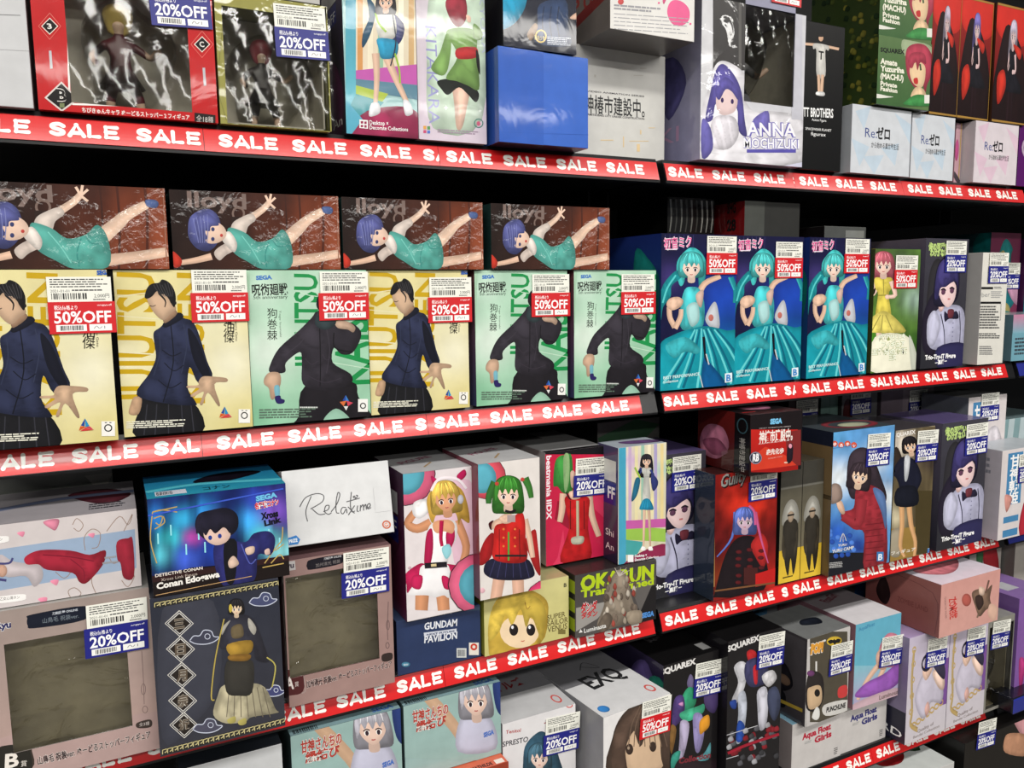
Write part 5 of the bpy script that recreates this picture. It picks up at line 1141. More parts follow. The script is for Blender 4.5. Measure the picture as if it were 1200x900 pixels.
def a_beat(A):
    A.c(560, 470, 6)
    A.R((196, 30, 66), 380, 300, 940, 1260, (206, 40, 80)); A.R((24, 22, 26), 380, 300, 940, 375); A.T('KONAMI', 425, 372, 515, 355, 18, (120, 30, 40), .03); A.G((150, 24, 50), '560,700 700,760 640,900 540,830'); A.G((220, 60, 96), '800,620 930,600 930,860 820,760'); A.G((220, 60, 96), '600,900 560,1100 500,1190 620,1150')
    A.T('beatmania IIDX', 482, 385, 484, 835, -34, (245, 235, 240), .03); A.T('FIGURE COLLECTION', 420, 400, 422, 1180, -26, (245, 225, 232), .03)
    A.L((228, 190, 166), 50, [(600, 650), (590, 770), (575, 850)], .75); A.L((228, 190, 166), 50, [(780, 640), (800, 800), (850, 950)], .75)
    A.S((196, 30, 34), '610,680 680,660 780,680 780,780 775,900 790,1110 580,1130 640,900 625,780', .4); A.L((190, 180, 150), 20, [(700, 700), (702, 960)]); A.L((90, 16, 20), 6, [(650, 700), (650, 900)]); A.L((90, 16, 20), 6, [(745, 700), (748, 900)]); A.S((190, 190, 170), '660,960 740,950 735,1000 665,1005')
    A.S((60, 140, 62), '540,440 570,390 610,380 660,390 665,620 630,650 590,640 560,600 530,590', .4); A.S((150, 190, 130), '600,400 640,380 640,560 610,640'); A.L((40, 30, 34), 10, [(620, 640), (650, 690), (680, 650)]); A.S((228, 190, 166), '640,640 700,630 720,680 660,690')
    A.S((226, 190, 170), '650,500 680,500 680,600 655,600')
    A.G((64, 110, 56), '510,1165 925,1092 925,1118 510,1195'); A.T('beatmania IIDX フィギュアコレクション', 520, 1186, 905, 1120, 16, (235, 240, 230), .02); A.G((176, 20, 44), '680,1180 930,1110 930,1190 680,1250'); A.T('ツガル', 706, 1222, 790, 1205, 26, bold=.03); A.T('－全2種－', 810, 1196, 900, 1182, 12)
    A.G((30, 26, 30), '510,1200 680,1170 680,1240 510,1265')
box('crimson box with a red-dressed girl and vertical white lettering', (640, 664), (709, 650), (709, 522), -.422, Y=1.03, depth=.16, fin='gloss', cols=[(196, 30, 66), (170, 168, 166), (206, 206, 206)], art=a_beat, st=[('20', 692, 568, -2)],
    top=lambda A: (A.R((206, 206, 206), 0, 0, 1, 1), A.R((24, 22, 26), 0, .93, 1, 1), A.R((90, 88, 90), 0, 0, .5, .35)))
def a_oka(A):
    A.c(600, 600)
    A.R((64, 60, 60), 290, 230, 690, 600, (84, 80, 78)); A.G((150, 146, 142), '300,450 440,420 520,360 400,500 300,560'); A.G((30, 28, 30), '560,520 640,350 680,340 680,500 620,520'); A.G((96, 92, 90), '550,330 670,310 600,470')
    A.T('OKARUN', 320, 368, 664, 308, 64, (176, 200, 34), .05); A.T('Transformed', 322, 402, 664, 338, 34, (176, 200, 34), .04)
    A.T('ダンダ', 322, 470, 398, 456, 40, (190, 36, 44), .04, edge=(230, 220, 220)); A.T('ダダン', 324, 498, 400, 484, 26, (190, 36, 44), .04)
    random.seed(5)
    A.S((134, 122, 108), '400,520 430,440 430,400 450,340 470,300 500,270 540,300 556,380 580,450 610,480 600,530 550,520 480,540 410,560', .5)
    for i in range(44): x = random.uniform(430, 580); y = random.uniform(300, 530); A.S(random.choice([(168, 156, 140), (96, 84, 74), (200, 190, 176), (120, 106, 94), (150, 70, 60)]), [(x, y - 16), (x + 10, y), (x + 4, y + 18), (x - 8, y + 6)])
    for k in range(6): A.L((190, 180, 168), 6, [(500, 300), (480 + k * 14, 260 + (k % 2) * 12)], .3)
    A.S((110, 98, 86), '400,530 440,470 470,500 440,560 410,560', .4); A.S((160, 146, 128), '540,470 600,460 610,500 590,530 545,520', .4)
    A.T('SEGA', 608, 496, 664, 484, 22, (80, 140, 210), .06); A.T('Luminasta', 336, 566, 440, 540, 20, (225, 225, 222), .02); A.G((225, 225, 222), '312,566 330,562 320,548')
box('grey box with big lime green lettering and a rough grey creature print', (674, 748), (769, 725), (768, 655), -.525, Y=.985, depth=.11, fin='satin', cols=[(70, 66, 66), (40, 40, 36), (40, 38, 38)], art=a_oka, left=lambda A: [A.R((150, 170, 40), .8, .1 + k * .3, 1, .3 + k * .3) for k in range(3)])
HO = LAST[2]
def a_desk2(A):
    A.c(600, 400)
    A.B((214, 206, 180), [(560, 560, 40, (200, 170, 206)), (640, 760, 50, (236, 226, 160)), (700, 600, 40, (170, 200, 190)), (600, 880, 40, (226, 190, 170))], 500, 470, 740, 1080, amp=.15, sx=90, sy=10); A.R((70, 160, 190), 500, 470, 534, 1080)
    for i, c in enumerate([(196, 170, 200), (226, 216, 170), (150, 190, 170), (236, 226, 196), (170, 160, 200), (226, 206, 150)]): A.R(c, 545 + i * 30, 480, 560 + i * 30, 860)
    A.G((150, 190, 80), '534,860 725,880 725,940 534,930'); A.G((190, 90, 160), '534,840 725,830 725,870 534,880'); A.G((70, 160, 160), '534,930 620,940 580,1010 534,1000'); A.S((140, 40, 76), '520,1060 600,990 725,950 725,1060', .1)
    figure(A, 630, 560, 24, (44, 40, 48), (222, 222, 214), skirt=(40, 150, 190), H=17, long=1.6, sleeves=(46, 60, 120), arm='up', flare=1.4)
    A.S((50, 60, 120), '655,620 682,650 680,680 660,700 650,650'); A.S((40, 110, 140), '580,640 600,650 585,720 560,750 565,700'); A.L((150, 190, 60), 7, [(575, 590), (590, 620), (600, 640)])
    A.R((240, 240, 240), 541, 1000, 568, 1034); A.T('Desktop ×', 574, 1012, 630, 1006, 12, bold=.02); A.T('Decorate Collections', 574, 1030, 686, 1014, 12, bold=.02)
box('small pastel box standing on the grey box with lime green lettering', (724, 666), (780, 655), (781, 518), -.525 + HO + .001, Y=.99, depth=.056, fin='gloss', cols=[(204, 200, 184), (70, 60, 100), (180, 190, 200)], art=a_desk2,
    left=lambda A: (A.R((90, 84, 120), 0, 0, 1, 1, (40, 34, 60)), A.R((230, 230, 224), .2, .12, .9, .3), A.R((28, 32, 128), .2, .31, .9, .5), A.T('FF', .5, .45, .85, .45, .1, bold=.03), A.T('Shi', .4, .78, .8, .78, .06), A.T('An', .4, .9, .8, .9, .06)), top=lambda A: A.S((110, 80, 130), [(.3, .3), (.9, .4), (1, .8), (.4, .7)]))
c = copy_box(trio, 'violet-black box with a black-haired girl in a white blouse, behind the small pastel box', (0, 0, 1.5 - .525), GK)
PX = on_plane(826, 600, Vector((0, .05, 0)), Vector((1, 0, 0))).x
c.location = (PX - TRW, .05, 1.5 - .525)
q = on_plane(804, 563, c.location, Vector((1, 0, 0))); sticker(c, '20', (q - c.location).x, q.z - c.location.z)
def a_guilty(A):
    A.c(600, 400)
    A.B((90, 14, 16), [(1100, 740, 110, (220, 50, 30)), (1090, 640, 90, (170, 30, 24)), (960, 1100, 60, (130, 50, 24)), (1220, 1100, 80, (190, 40, 30))], 935, 580, 1260, 1200, amp=.35)
    A.T('Guilty', 978, 690, 1100, 655, 56, (40, 10, 12), .06, shear=.3); A.T('Guilty', 975, 686, 1097, 651, 56, (150, 150, 146), .02, shear=.3)
    A.S((26, 18, 24), '950,1180 1000,1000 1060,920 1140,920 1180,1000 1200,1100 1150,1190 960,1200', .3); A.S((180, 40, 40), '1120,950 1170,900 1200,960 1180,1060 1140,1010', .3)
    for k in range(14): x = 1010 + (k * 53) % 160; y = 950 + (k * 37) % 190; A.E((90, 24, 30), x, y, 14, 9)
    A.L((90, 120, 200), 16, [(1045, 800), (1030, 920), (960, 1010)], .3); A.L((200, 90, 140), 16, [(1140, 800), (1165, 920), (1200, 1040)], .3)
    head(A, 1090, 838, 46, (96, 116, 196), (206, 176, 196), long=.5); A.L((206, 90, 140), 12, [(1110, 770), (1135, 800), (1140, 860)])
    A.R((70, 30, 30), 1085, 1060, 1150, 1140); A.G((190, 30, 30), '1140,1090 1240,1060 1240,1130 1140,1150'); A.L((190, 150, 90), 4, [(946, 1150), (948, 600)]); A.L((120, 80, 50), 8, [(948, 1170), (1240, 1130)])
box('red box with a blue-haired girl in black, under the black and red box', (836, 697), (908, 690), (909, 545), -.525, Y=.995, h=.218, depth=.052, fin='gloss', cols=[(130, 28, 24), (40, 50, 64), (60, 30, 30)], art=a_guilty, st=[('20', 893, 574)])
WGu = LAST[1]; TGu = LAST[0]
def a_seg(A):
    A.c(840, 430, 6)
    A.R((26, 20, 22), 200, 280, 620, 760); A.R((190, 36, 30), 240, 440, 570, 740, (150, 24, 22)); A.G((120, 40, 40), '480,460 590,440 590,690 500,700'); A.G((206, 60, 40), '240,640 340,560 480,620 560,690 240,730')
    A.T('SEGA', 374, 402, 458, 394, 34, (120, 190, 230), .06); A.T('神椿市建設中。', 296, 530, 532, 506, 76, (236, 226, 220), .03); A.T('KAMITSUBAKI CITY', 294, 546, 530, 516, 8, (230, 220, 216)); A.T('VIDEO ANIMATION SERIES', 296, 436, 520, 420, 7, (170, 160, 160), .02)
    A.T('森先化歩', 346, 616, 470, 604, 36, (236, 226, 220), .03); A.T('MORISAKI KAHO', 360, 650, 460, 632, 10, (220, 160, 150)); A.E((40, 40, 60), 272, 640, 44, 44); A.ring((150, 150, 170), 5, 272, 640, 40); A.T('RB', 250, 664, 296, 660, 50, (236, 236, 240), .05)
    A.S((36, 26, 36), '498,560 520,535 535,560 530,650 500,680 490,640', .2); A.E((226, 150, 170), 516, 556, 12, 16); A.E((220, 180, 160), 485, 672, 14, 6)
box('black and red box with white Japanese title, resting on the red blue-haired girl box', (878, 553), (939, 548), (940, 480), -.525 + .2195, Y=.955, depth=.13, rot=-1, fin='gloss', cols=[(24, 20, 22), (60, 22, 22), (30, 24, 26)], art=a_seg,
    left=lambda A: (A.R((110, 30, 28), 0, 0, .72, 1, (70, 18, 18)), A.S((196, 120, 146), [(.05, .55), (.2, .3), (.5, .3), (.62, .6), (.4, .85), (.1, .8)]), A.S((150, 80, 106), [(.1, .6), (.4, .5), (.6, .7), (.3, .8)]), A.R((20, 16, 18), .72, 0, 1, 1), A.T('神椿市建設中', .82, .4, .83, .95, -.1, (200, 196, 190)), A.ring((60, 90, 100), .02, .86, .2, .09, .12)),
    top=lambda A: (A.S((200, 130, 160), [(.4, .2), (.9, .3), (.7, .7), (.3, .6)]), A.L((180, 40, 40), .04, [(.05, .8), (.3, .8)])))
def a_sepia(A):
    A.R((74, 72, 64), 0, 0, 1, 1, (120, 112, 90)); A.R((206, 172, 50), 0, .72, 1, 1, (226, 190, 60)); A.S((150, 148, 140), [(.1, .5), (.2, .36), (.5, .3), (.8, .36), (.9, .5), (.5, .52)], .2)
    A.S((46, 42, 36), [(.15, .52), (.5, .46), (.85, .52), (.85, .78), (.7, .95), (.55, .8), (.45, .95), (.25, .8)], .3); A.L((60, 54, 44), .12, [(.2, .6), (.18, .7), (.3, .76)]); A.L((60, 54, 44), .1, [(.8, .58), (.82, .68), (.7, .76)])
    A.E((160, 140, 120), .5, .44, .14, .055); A.S((190, 188, 180), [(.3, .42), (.5, .35), (.7, .42), (.6, .41), (.5, .4), (.4, .41)], .2); A.R((30, 28, 26), .34, .425, .66, .44); A.R((60, 58, 52), 0, 0, 1, .2); A.L((110, 108, 100), .02, [(0, .2), (1, .2)]); A.lines((60, 50, 20), .2, .95, .8, .97, 1)
GS = 'narrow sepia boxes with a hooded figure'
sep = box('narrow sepia and gold box with a hooded figure, left one of the pair', (912, 680), (936, 677), (936, 541), -.525, Y=1.002, w=.0515, h=.2165, depth=.12, fin='film', cols=[(90, 86, 74), (26, 26, 24), (70, 68, 60)], art=face_art(a_sepia), group=GS)
xs = on_plane(912, 680, Vector((0, .002, 0)), Vector((1, 0, 0))).x
sep.location.x = xs
copy_box(sep, 'narrow sepia and gold box with hooded figure, right one of the pair', (xs + .053, .002, sep.location.z), GS)
def a_yuru(A):
    A.c(900, 400)
    A.B((90, 150, 206), [(330, 640, 80, (230, 238, 244)), (500, 560, 60, (214, 228, 240)), (560, 740, 70, (226, 234, 240)), (320, 900, 80, (40, 90, 190)), (420, 960, 70, (30, 60, 150)), (300, 450, 60, (90, 160, 210))], 270, 400, 590, 1100, amp=.2, sx=60, sy=60); A.R((24, 26, 34), 270, 990, 460, 1110)
    for i in range(14): A.E((random.choice([(80, 130, 220), (40, 80, 170)])), 290 + (i * 37) % 120, 890 + (i * 29) % 120, 12)
    for i, ch in enumerate('ゆるキャン△'[:4]): x = 312 + i * 30; A.E((220, 90, 60), x, 480 + (i % 2) * 6, 14); A.T(ch, x - 8, 490 + (i % 2) * 6, x + 8, 488 + (i % 2) * 6, 16, bold=.02)
    A.L((70, 130, 180), 3, [(302, 502), (410, 486)])
    A.S((54, 44, 52), '368,640 380,540 420,500 470,505 500,560 530,640 555,720 540,760 480,720 400,740 375,700', .4)
    A.S((150, 44, 54), '410,700 440,670 500,680 545,720 555,820 550,1060 450,1070 450,900 400,880 345,830 350,800 400,780', .45); A.S((90, 120, 170), '490,690 540,710 555,790 550,880 530,800', .2)
    for k in range(7): A.L((110, 24, 36), 4, [(455, 860 + k * 28), (540, 850 + k * 28)])
    A.L((160, 50, 60), 50, [(440, 740), (420, 850), (350, 820)], .8); A.S((226, 186, 160), '320,745 345,750 360,800 345,810 325,780'); A.S((150, 130, 120), '285,690 310,665 340,680 345,740 290,760', .3)
    head(A, 430, 628, 46, (64, 52, 60), (236, 204, 176), long=.5, tilt=12)
    A.T('YURU', 326, 1022 - 60, 368, 1016 - 60, 10, (230, 230, 230), .02); A.T('YURU CAMP', 298, 992, 400, 972, 14, (230, 230, 230), .03); A.L((220, 220, 220), 3, [(335, 940), (350, 900), (365, 935)]); A.L((220, 220, 220), 2, [(350, 905), (350, 940)])
    A.lines((180, 180, 180), 282, 1038, 360, 1066, 4, -.1); A.R((60, 120, 180), 508, 986, 540, 1030); A.T('B', 514, 1026, 534, 1022, 28, (230, 240, 250), .03)
box('large light blue box with a long-haired girl in a red quilted coat', (971, 672), (1042, 660), (1043, 498), -.525, Y=.985, depth=.16, fin='gloss', cols=[(96, 150, 196), (110, 90, 60), (60, 60, 66)], art=a_yuru, st=[('20', 1028, 535, -2)],
    left=lambda A: (A.R((120, 98, 66), 0, 0, 1, 1, (96, 80, 56)), A.R((30, 34, 50), 0, 0, 1, .1), A.L((70, 56, 36), .03, [(0, .45), (1, .45)])), top=lambda A: (A.R((70, 78, 84), 0, 0, 1, 1), A.ring((150, 60, 70), .08, .6, .7, .35, .2), A.E((196, 200, 170), .6, .75, .22, .12)))
def a_school(A):
    A.c(900, 400)
    A.B((96, 84, 60), [(620, 480, 60, (220, 210, 196)), (590, 820, 50, (200, 190, 160)), (760, 560, 60, (60, 50, 44)), (620, 1000, 60, (190, 160, 60)), (740, 1020, 50, (150, 130, 60)), (750, 820, 60, (70, 60, 36))], 560, 400, 810, 1080, amp=.35, sx=90, sy=20); A.S((50, 40, 34), '580,520 610,500 640,600 620,640 590,620', .2); A.G((150, 120, 60), '570,880 800,860 800,1080 570,1080')
    A.S((160, 150, 130), '570,900 620,880 620,1000 570,1000', .2); A.R((70, 60, 34), 690, 700, 780, 1000)
    A.L((220, 170, 120), 26, [(625, 760), (628, 860), (620, 960), (640, 1010)], .5); A.L((220, 170, 120), 26, [(660, 760), (670, 860), (690, 940), (685, 1010)], .5)
    A.S((24, 26, 44), '610,560 640,540 690,560 720,640 700,700 690,765 605,765 615,690 600,640 580,620', .3); A.S((220, 224, 230), '640,545 665,545 655,640 640,650'); A.S((20, 22, 34), '605,690 690,680 700,765 600,770', .3)
    A.L((30, 30, 46), 24, [(620, 580), (590, 620), (585, 590)], .7); head(A, 665, 490, 34, (30, 26, 30), (236, 200, 170), tilt=-10)
    A.T('SQUAREX', 590, 450, 690, 432, 18, (240, 236, 230), .03); A.T('フィギュア', 575, 1002, 690, 980, 16, (235, 230, 220), .02); A.T('B', 745, 1000, 765, 995, 26, (60, 120, 190), .05, edge=(180, 210, 235))
box('beige box with a girl in a dark school blazer', (1043, 656), (1089, 646), (1091, 499), -.525, Y=.985, depth=.14, fin='gloss', cols=[(150, 136, 110), (60, 56, 50), (70, 66, 70)], art=a_school, st=[('20', 1085, 530, -2)])
c = copy_box(trio, 'violet-black box with a black-haired girl in a white blouse, rightmost on the third shelf', (0, 0, 1.5 - .525), GK)
p = on_plane(1097, 643, Vector((0, -.018, 0)), Vector((1, 0, 0))); c.location = (p.x, -.018, 1.5 - .525); c.scale = (1.12, 1, 1.035)
q = on_plane(1143, 522, c.location, Vector((1, 0, 0))); sticker(c, '20', (q - c.location).x / 1.12, (q.z - c.location.z) / 1.035)
def a_ama(A):
    A.R((214, 206, 206), 0, 0, 1, 1); A.R((70, 130, 176), .12, .04, .42, .62); A.VT('甘神朝姫', .27, .06, .62, .2, (245, 245, 245), .03)
    A.S((214, 150, 140), [(.1, .5), (.25, .55), (.15, .7)]); A.S((206, 200, 206), [(.5, .3), (.8, .25), (1, .5), (.6, .6)]); A.S((170, 40, 56), [(.55, .55), (1, .5), (1, 1), (.45, 1)], .2); A.R((70, 130, 176), .1, .75, .4, .82); A.R((70, 130, 176), .1, .9, .4, .98)
box('white and blue box with vertical Japanese letters and a red skirt', (1168, 640), (1225, 628), (1225, 520), -.525, Y=.965, depth=.08, fin='satin', cols=[(212, 206, 206), (170, 164, 172), (180, 186, 192)], art=face_art(a_ama), st=[('20', 1203, 555)], left=lambda A: (A.R((176, 170, 178), 0, 0, 1, 1), A.lines((120, 120, 130), .2, .1, .8, .3, 3)))
HA = LAST[2]
box('pale mint striped box lying behind the white and blue box at the right edge', (1165, 560), (1230, 555), (1230, 510), -.525 + .10, Y=1.08, depth=.15, fin='satin', cols=[(130, 160, 164), (90, 100, 104), (110, 130, 134)], h=.12, art=face_art(lambda A: [A.G((180, 196, 200), [(k * .2, 0), (k * .2 + .1, 0), (k * .2 + .05, 1), (k * .2 - .05, 1)]) for k in range(6)]))
# boxes deeper on the third shelf
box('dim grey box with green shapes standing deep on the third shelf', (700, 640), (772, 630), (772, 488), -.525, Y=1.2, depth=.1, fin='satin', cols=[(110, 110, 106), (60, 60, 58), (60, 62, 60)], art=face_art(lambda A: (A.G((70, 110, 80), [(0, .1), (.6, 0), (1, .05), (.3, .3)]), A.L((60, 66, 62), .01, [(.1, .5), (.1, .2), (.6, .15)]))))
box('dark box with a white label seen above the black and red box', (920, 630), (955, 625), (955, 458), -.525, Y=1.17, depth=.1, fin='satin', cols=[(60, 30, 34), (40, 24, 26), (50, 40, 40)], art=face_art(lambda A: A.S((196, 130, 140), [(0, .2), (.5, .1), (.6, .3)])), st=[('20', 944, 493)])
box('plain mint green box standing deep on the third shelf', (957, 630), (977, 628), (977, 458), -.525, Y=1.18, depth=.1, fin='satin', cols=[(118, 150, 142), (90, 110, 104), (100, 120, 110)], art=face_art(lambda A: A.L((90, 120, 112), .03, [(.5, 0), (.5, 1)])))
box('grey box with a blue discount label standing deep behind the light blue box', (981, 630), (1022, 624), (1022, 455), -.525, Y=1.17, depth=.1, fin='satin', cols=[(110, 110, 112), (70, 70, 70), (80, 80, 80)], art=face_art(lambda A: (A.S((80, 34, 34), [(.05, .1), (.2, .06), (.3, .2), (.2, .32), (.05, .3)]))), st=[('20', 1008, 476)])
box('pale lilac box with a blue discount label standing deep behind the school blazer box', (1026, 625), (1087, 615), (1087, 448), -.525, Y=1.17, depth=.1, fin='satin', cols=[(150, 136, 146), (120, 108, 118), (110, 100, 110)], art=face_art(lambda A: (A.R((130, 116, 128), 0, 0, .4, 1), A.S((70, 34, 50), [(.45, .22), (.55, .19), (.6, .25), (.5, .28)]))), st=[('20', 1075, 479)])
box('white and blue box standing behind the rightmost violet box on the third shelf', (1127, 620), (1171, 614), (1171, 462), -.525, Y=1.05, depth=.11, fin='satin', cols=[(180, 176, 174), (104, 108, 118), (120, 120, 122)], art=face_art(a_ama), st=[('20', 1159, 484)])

# ================================================================ row 4
def a_knot(A):
    A.c(300, 675)
    A.R((150, 180, 176), 130, 560, 700, 1100); A.S((206, 170, 140), '240,740 300,760 400,850 480,950 480,1040 420,960 300,840 240,770', .1)
    A.L((140, 80, 70), 3, [(175, 790), (600, 690)]); A.ring((170, 70, 60), 4, 630, 680, 14, 10); A.ring((170, 70, 60), 4, 616, 672, 10); A.ring((170, 70, 60), 4, 642, 672, 10)
    A.S((40, 60, 120), '640,700 690,640 700,860 660,840', .2)
    A.S((190, 190, 210), '470,900 560,870 640,900 660,1040 460,1060', .2); head(A, 548, 800, 78, (196, 194, 206), (232, 200, 184), long=.25, tilt=-6)
    A.T('甘神さんちの', 215, 920, 405, 870, 52, (176, 60, 50), .03, edge=(226, 220, 214)); A.T('縁結び', 235, 965, 395, 925, 46, (176, 60, 50), .03, edge=(226, 220, 214))
    for P, c_ in (('201,790 186,812 200,816', (40, 60, 140)), ('190,815 214,812 178,836', (206, 100, 50)), ('206,814 230,826 180,836', (200, 50, 80))): A.G(c_, P)
    A.T('SEGA', 596, 985, 650, 965, 22, (70, 110, 190), .05)
GA = 'pale teal landscape boxes with a silver-haired girl'
kn = box('pale teal landscape box with a silver-haired girl, left one on the bottom shelf', (345, 960), (472, 900), (468, 830), -.912 + .20, Y=1.0, h=.112, depth=.13, fin='gloss', cols=[(150, 180, 178), (90, 110, 112), (60, 66, 70)], art=a_knot, group=GA,
    top=lambda A: (A.R((50, 56, 62), 0, 0, 1, 1), A.R((130, 160, 166), 0, .86, 1, 1), A.T('SEGA', .75, .95, .95, .95, .08, (60, 100, 170), .04), A.bars((20, 20, 20), .03, .9, .25, .98)))  # dark top with bright front stripe: shelf shadow put into the colour
kn.location.z = on_plane(468, 830, kn.location, Vector((1, 0, 0))).z - .112; kz = kn.location.z
kw = LAST[1]
copy_box(kn, 'pale teal landscape box with a silver-haired girl, right one on the orange box', (kn.location.x + kw + .005, kn.location.y + .002, kz), GA)
def stackbase(label, x, y, wd, dp, ztop, cols):
    t = thing('figure_box', label, 'box', (x, y, 1.5 - .888), 0)
    carton(wd, dp, ztop - (1.5 - .888) - .0008, cols, MAT['satin'], t); return t
ob = stackbase('orange box under the right teal landscape box', kn.location.x + kw + .004, kn.location.y - .022, kw + .001, .13, kz, [(196, 92, 64), (150, 70, 50), (206, 100, 72)])
A = Art(kw + .001, kz - 1.5 + .888); A.R((150, 60, 40), 0, 0, 1, .12); A.T('ねんどろ一番', .35, .1, .75, .1, .1, (60, 24, 20), .02); A.build('printed_front', MAT['satin'], ob)
A = Art(kw + .001, .13); A.T('SNAP MATHILDE', .5, .97, .85, .97, .06, (60, 20, 16), .03); A.R((230, 220, 210), .88, .9, .97, .98); A.build('printed_top', MAT['satin'], ob, (0, 0, kz - 1.5 + .888 - .0008), (-math.pi / 2, 0, 0))
stackbase('grey box under the left teal landscape box', kn.location.x, kn.location.y, kw - .002, .13, kz, [(120, 120, 124), (90, 90, 92), (120, 120, 120)])
def a_kuji(A):
    A.c(200, 780, 6)
    A.R((200, 202, 204), 60, 500, 820, 760); A.G((30, 110, 140), '100,720 780,580 800,610 110,760'); A.G((70, 72, 70), '440,700 785,600 790,800 450,820'); A.G((110, 100, 50), '230,740 440,690 450,820 240,820')
    A.T('竈門 炭十', 380, 640, 620, 585, 40, (20, 20, 22), .06); A.T('ONE STEP', 150, 705, 320, 665, 24, (60, 56, 20), .04)
box('white box with a teal band and black Japanese title, low at the bottom left', (214, 960), (334, 935), (330, 870), -.912 + .15, Y=.985, h=.12, depth=.14, fin='gloss', cols=[(196, 198, 200), (40, 44, 50), (30, 34, 40)], art=a_kuji)
b_ = LAST[0]; b_.location.z = on_plane(330, 871, b_.location, Vector((1, 0, 0))).z - .12
stackbase('dark box supporting the white and teal box at the bottom left', b_.location.x, b_.location.y, LAST[1] - .002, .14, b_.location.z, [(40, 42, 50), (30, 32, 40), (40, 40, 40)])
def a_esp(A):
    A.c(600, 675)
    A.R((220, 218, 220), -80, 600, 330, 1000); A.T('Tenitol', -30, 740, 40, 730, 16, (170, 50, 50), .02); A.T('ESPRESTO', -60, 805, 75, 775, 24, (60, 60, 66), .02)
    A.S((50, 84, 104), '50,900 60,800 110,740 150,730 190,780 220,850 225,940 40,960', .4); head(A, 128, 850, 50, (70, 108, 128), (232, 204, 190), long=.2)
    A.ring((206, 96, 90), 5, 268, 606, 14, 9); A.L((150, 30, 36), 4, [(150, 690), (300, 640)])
def t_esp(A):
    A.R((196, 196, 198), 0, 0, 1, 1); A.R((120, 120, 124), 0, 0, 1, .62); A.T('テイルズ', .1, .55, .7, .5, .12, (110, 24, 30), .03); A.ring((206, 90, 84), .02, .85, .86, .05, .06)  # darker rear of the white lid: shadow of the shelf above, painted in
box('white box with a blue-haired girl and white lid shaded at the rear, below the yellow doll box', (590, 930), (675, 895), (678, 823), -.912, Y=1.0, depth=.19, rot=0, fin='satin', cols=[(220, 218, 220), (160, 160, 164), (198, 198, 200)], art=a_esp, top=t_esp, st=[('20', 657, 869, -3)])
b_, W_, H_, _ = LAST
def a_exq(A):
    A.c(600, 675)
    A.R((226, 224, 224), 400, 500, 780, 1000); A.S((70, 56, 48), '460,930 470,760 510,660 580,600 680,580 760,640 780,950', .3)
    A.S((208, 178, 148), '530,830 560,740 620,700 690,720 720,800 700,900 560,920', .1); A.S((86, 68, 58), '470,900 480,740 540,650 620,600 720,620 760,760 740,940 700,860 690,740 640,720 600,800 560,700 530,800 540,950', .4)
    A.E((60, 46, 40), 550, 812, 18, 26); A.E((160, 140, 120), 546, 806, 6, 8); A.E((60, 46, 40), 660, 800, 16, 24)
    for k in range(8): A.L((110, 90, 76), 4, [(600 + k * 10, 610), (560 + k * 20, 700), (545 + k * 26, 800)])
box('white box with black letters on the lid and a large brown-haired face', (707, 930), (785, 895), (785, 812), -.912, Y=.95, depth=.20, rot=5, fin='satin', cols=[(222, 220, 220), (150, 150, 154), (212, 212, 214)], art=a_exq, st=[('50', 767, 849, -4)],
    top=lambda A: (A.R((214, 214, 216), 0, 0, 1, 1), A.R((110, 110, 114), 0, 0, 1, .5), A.T('EXQ', .3, .62, .85, .58, .2, (40, 40, 42), .03), A.L((60, 60, 64), .01, [(.45, .3), (.6, .2), (.7, .35), (.5, .25)]), A.ring((210, 90, 84), .02, .88, .85, .05, .05), A.E((60, 130, 200), .12, .9, .07, .05)))  # rear half of the lid painted darker, as shaded by the shelf above
def a_eva(A):
    A.c(600, 675)
    A.R((24, 22, 24), 680, 300, 1000, 1000); A.T('SQUAREX', 696, 466, 862, 410, 26, (226, 224, 222), .05)
    for P, c_ in (('820,500 835,460 850,480 850,520 830,530', (120, 110, 150)), ('800,560 830,520 860,540 860,600 820,640 800,620', (50, 150, 110)), ('760,580 800,560 810,620 790,680 750,700', (80, 60, 120)), ('790,640 870,610 900,600 895,640 830,680 795,670', (70, 180, 140)), ('790,680 830,690 820,780 800,850 780,860 785,760', (180, 170, 200)), ('850,650 890,650 900,740 880,820 860,820 850,740', (150, 140, 190)), ('880,680 920,650 925,700 900,730 880,740', (206, 140, 40)), ('745,700 770,720 750,830 740,800', (150, 110, 60)), ('750,840 790,820 770,890 745,900', (60, 160, 140)), ('900,560 940,520 970,560 950,640 910,620', (70, 56, 100)), ('930,780 900,830 850,860 920,860', (90, 160, 170)), ('780,600 800,590 800,610', (200, 140, 190))):
        A.S(c_, P, .4)
    A.S((40, 28, 34), '760,900 800,850 900,870 960,860 960,1000 750,1000', .3); A.T('Collection', 780, 880, 930, 850, 26, (120, 40, 50), .04)
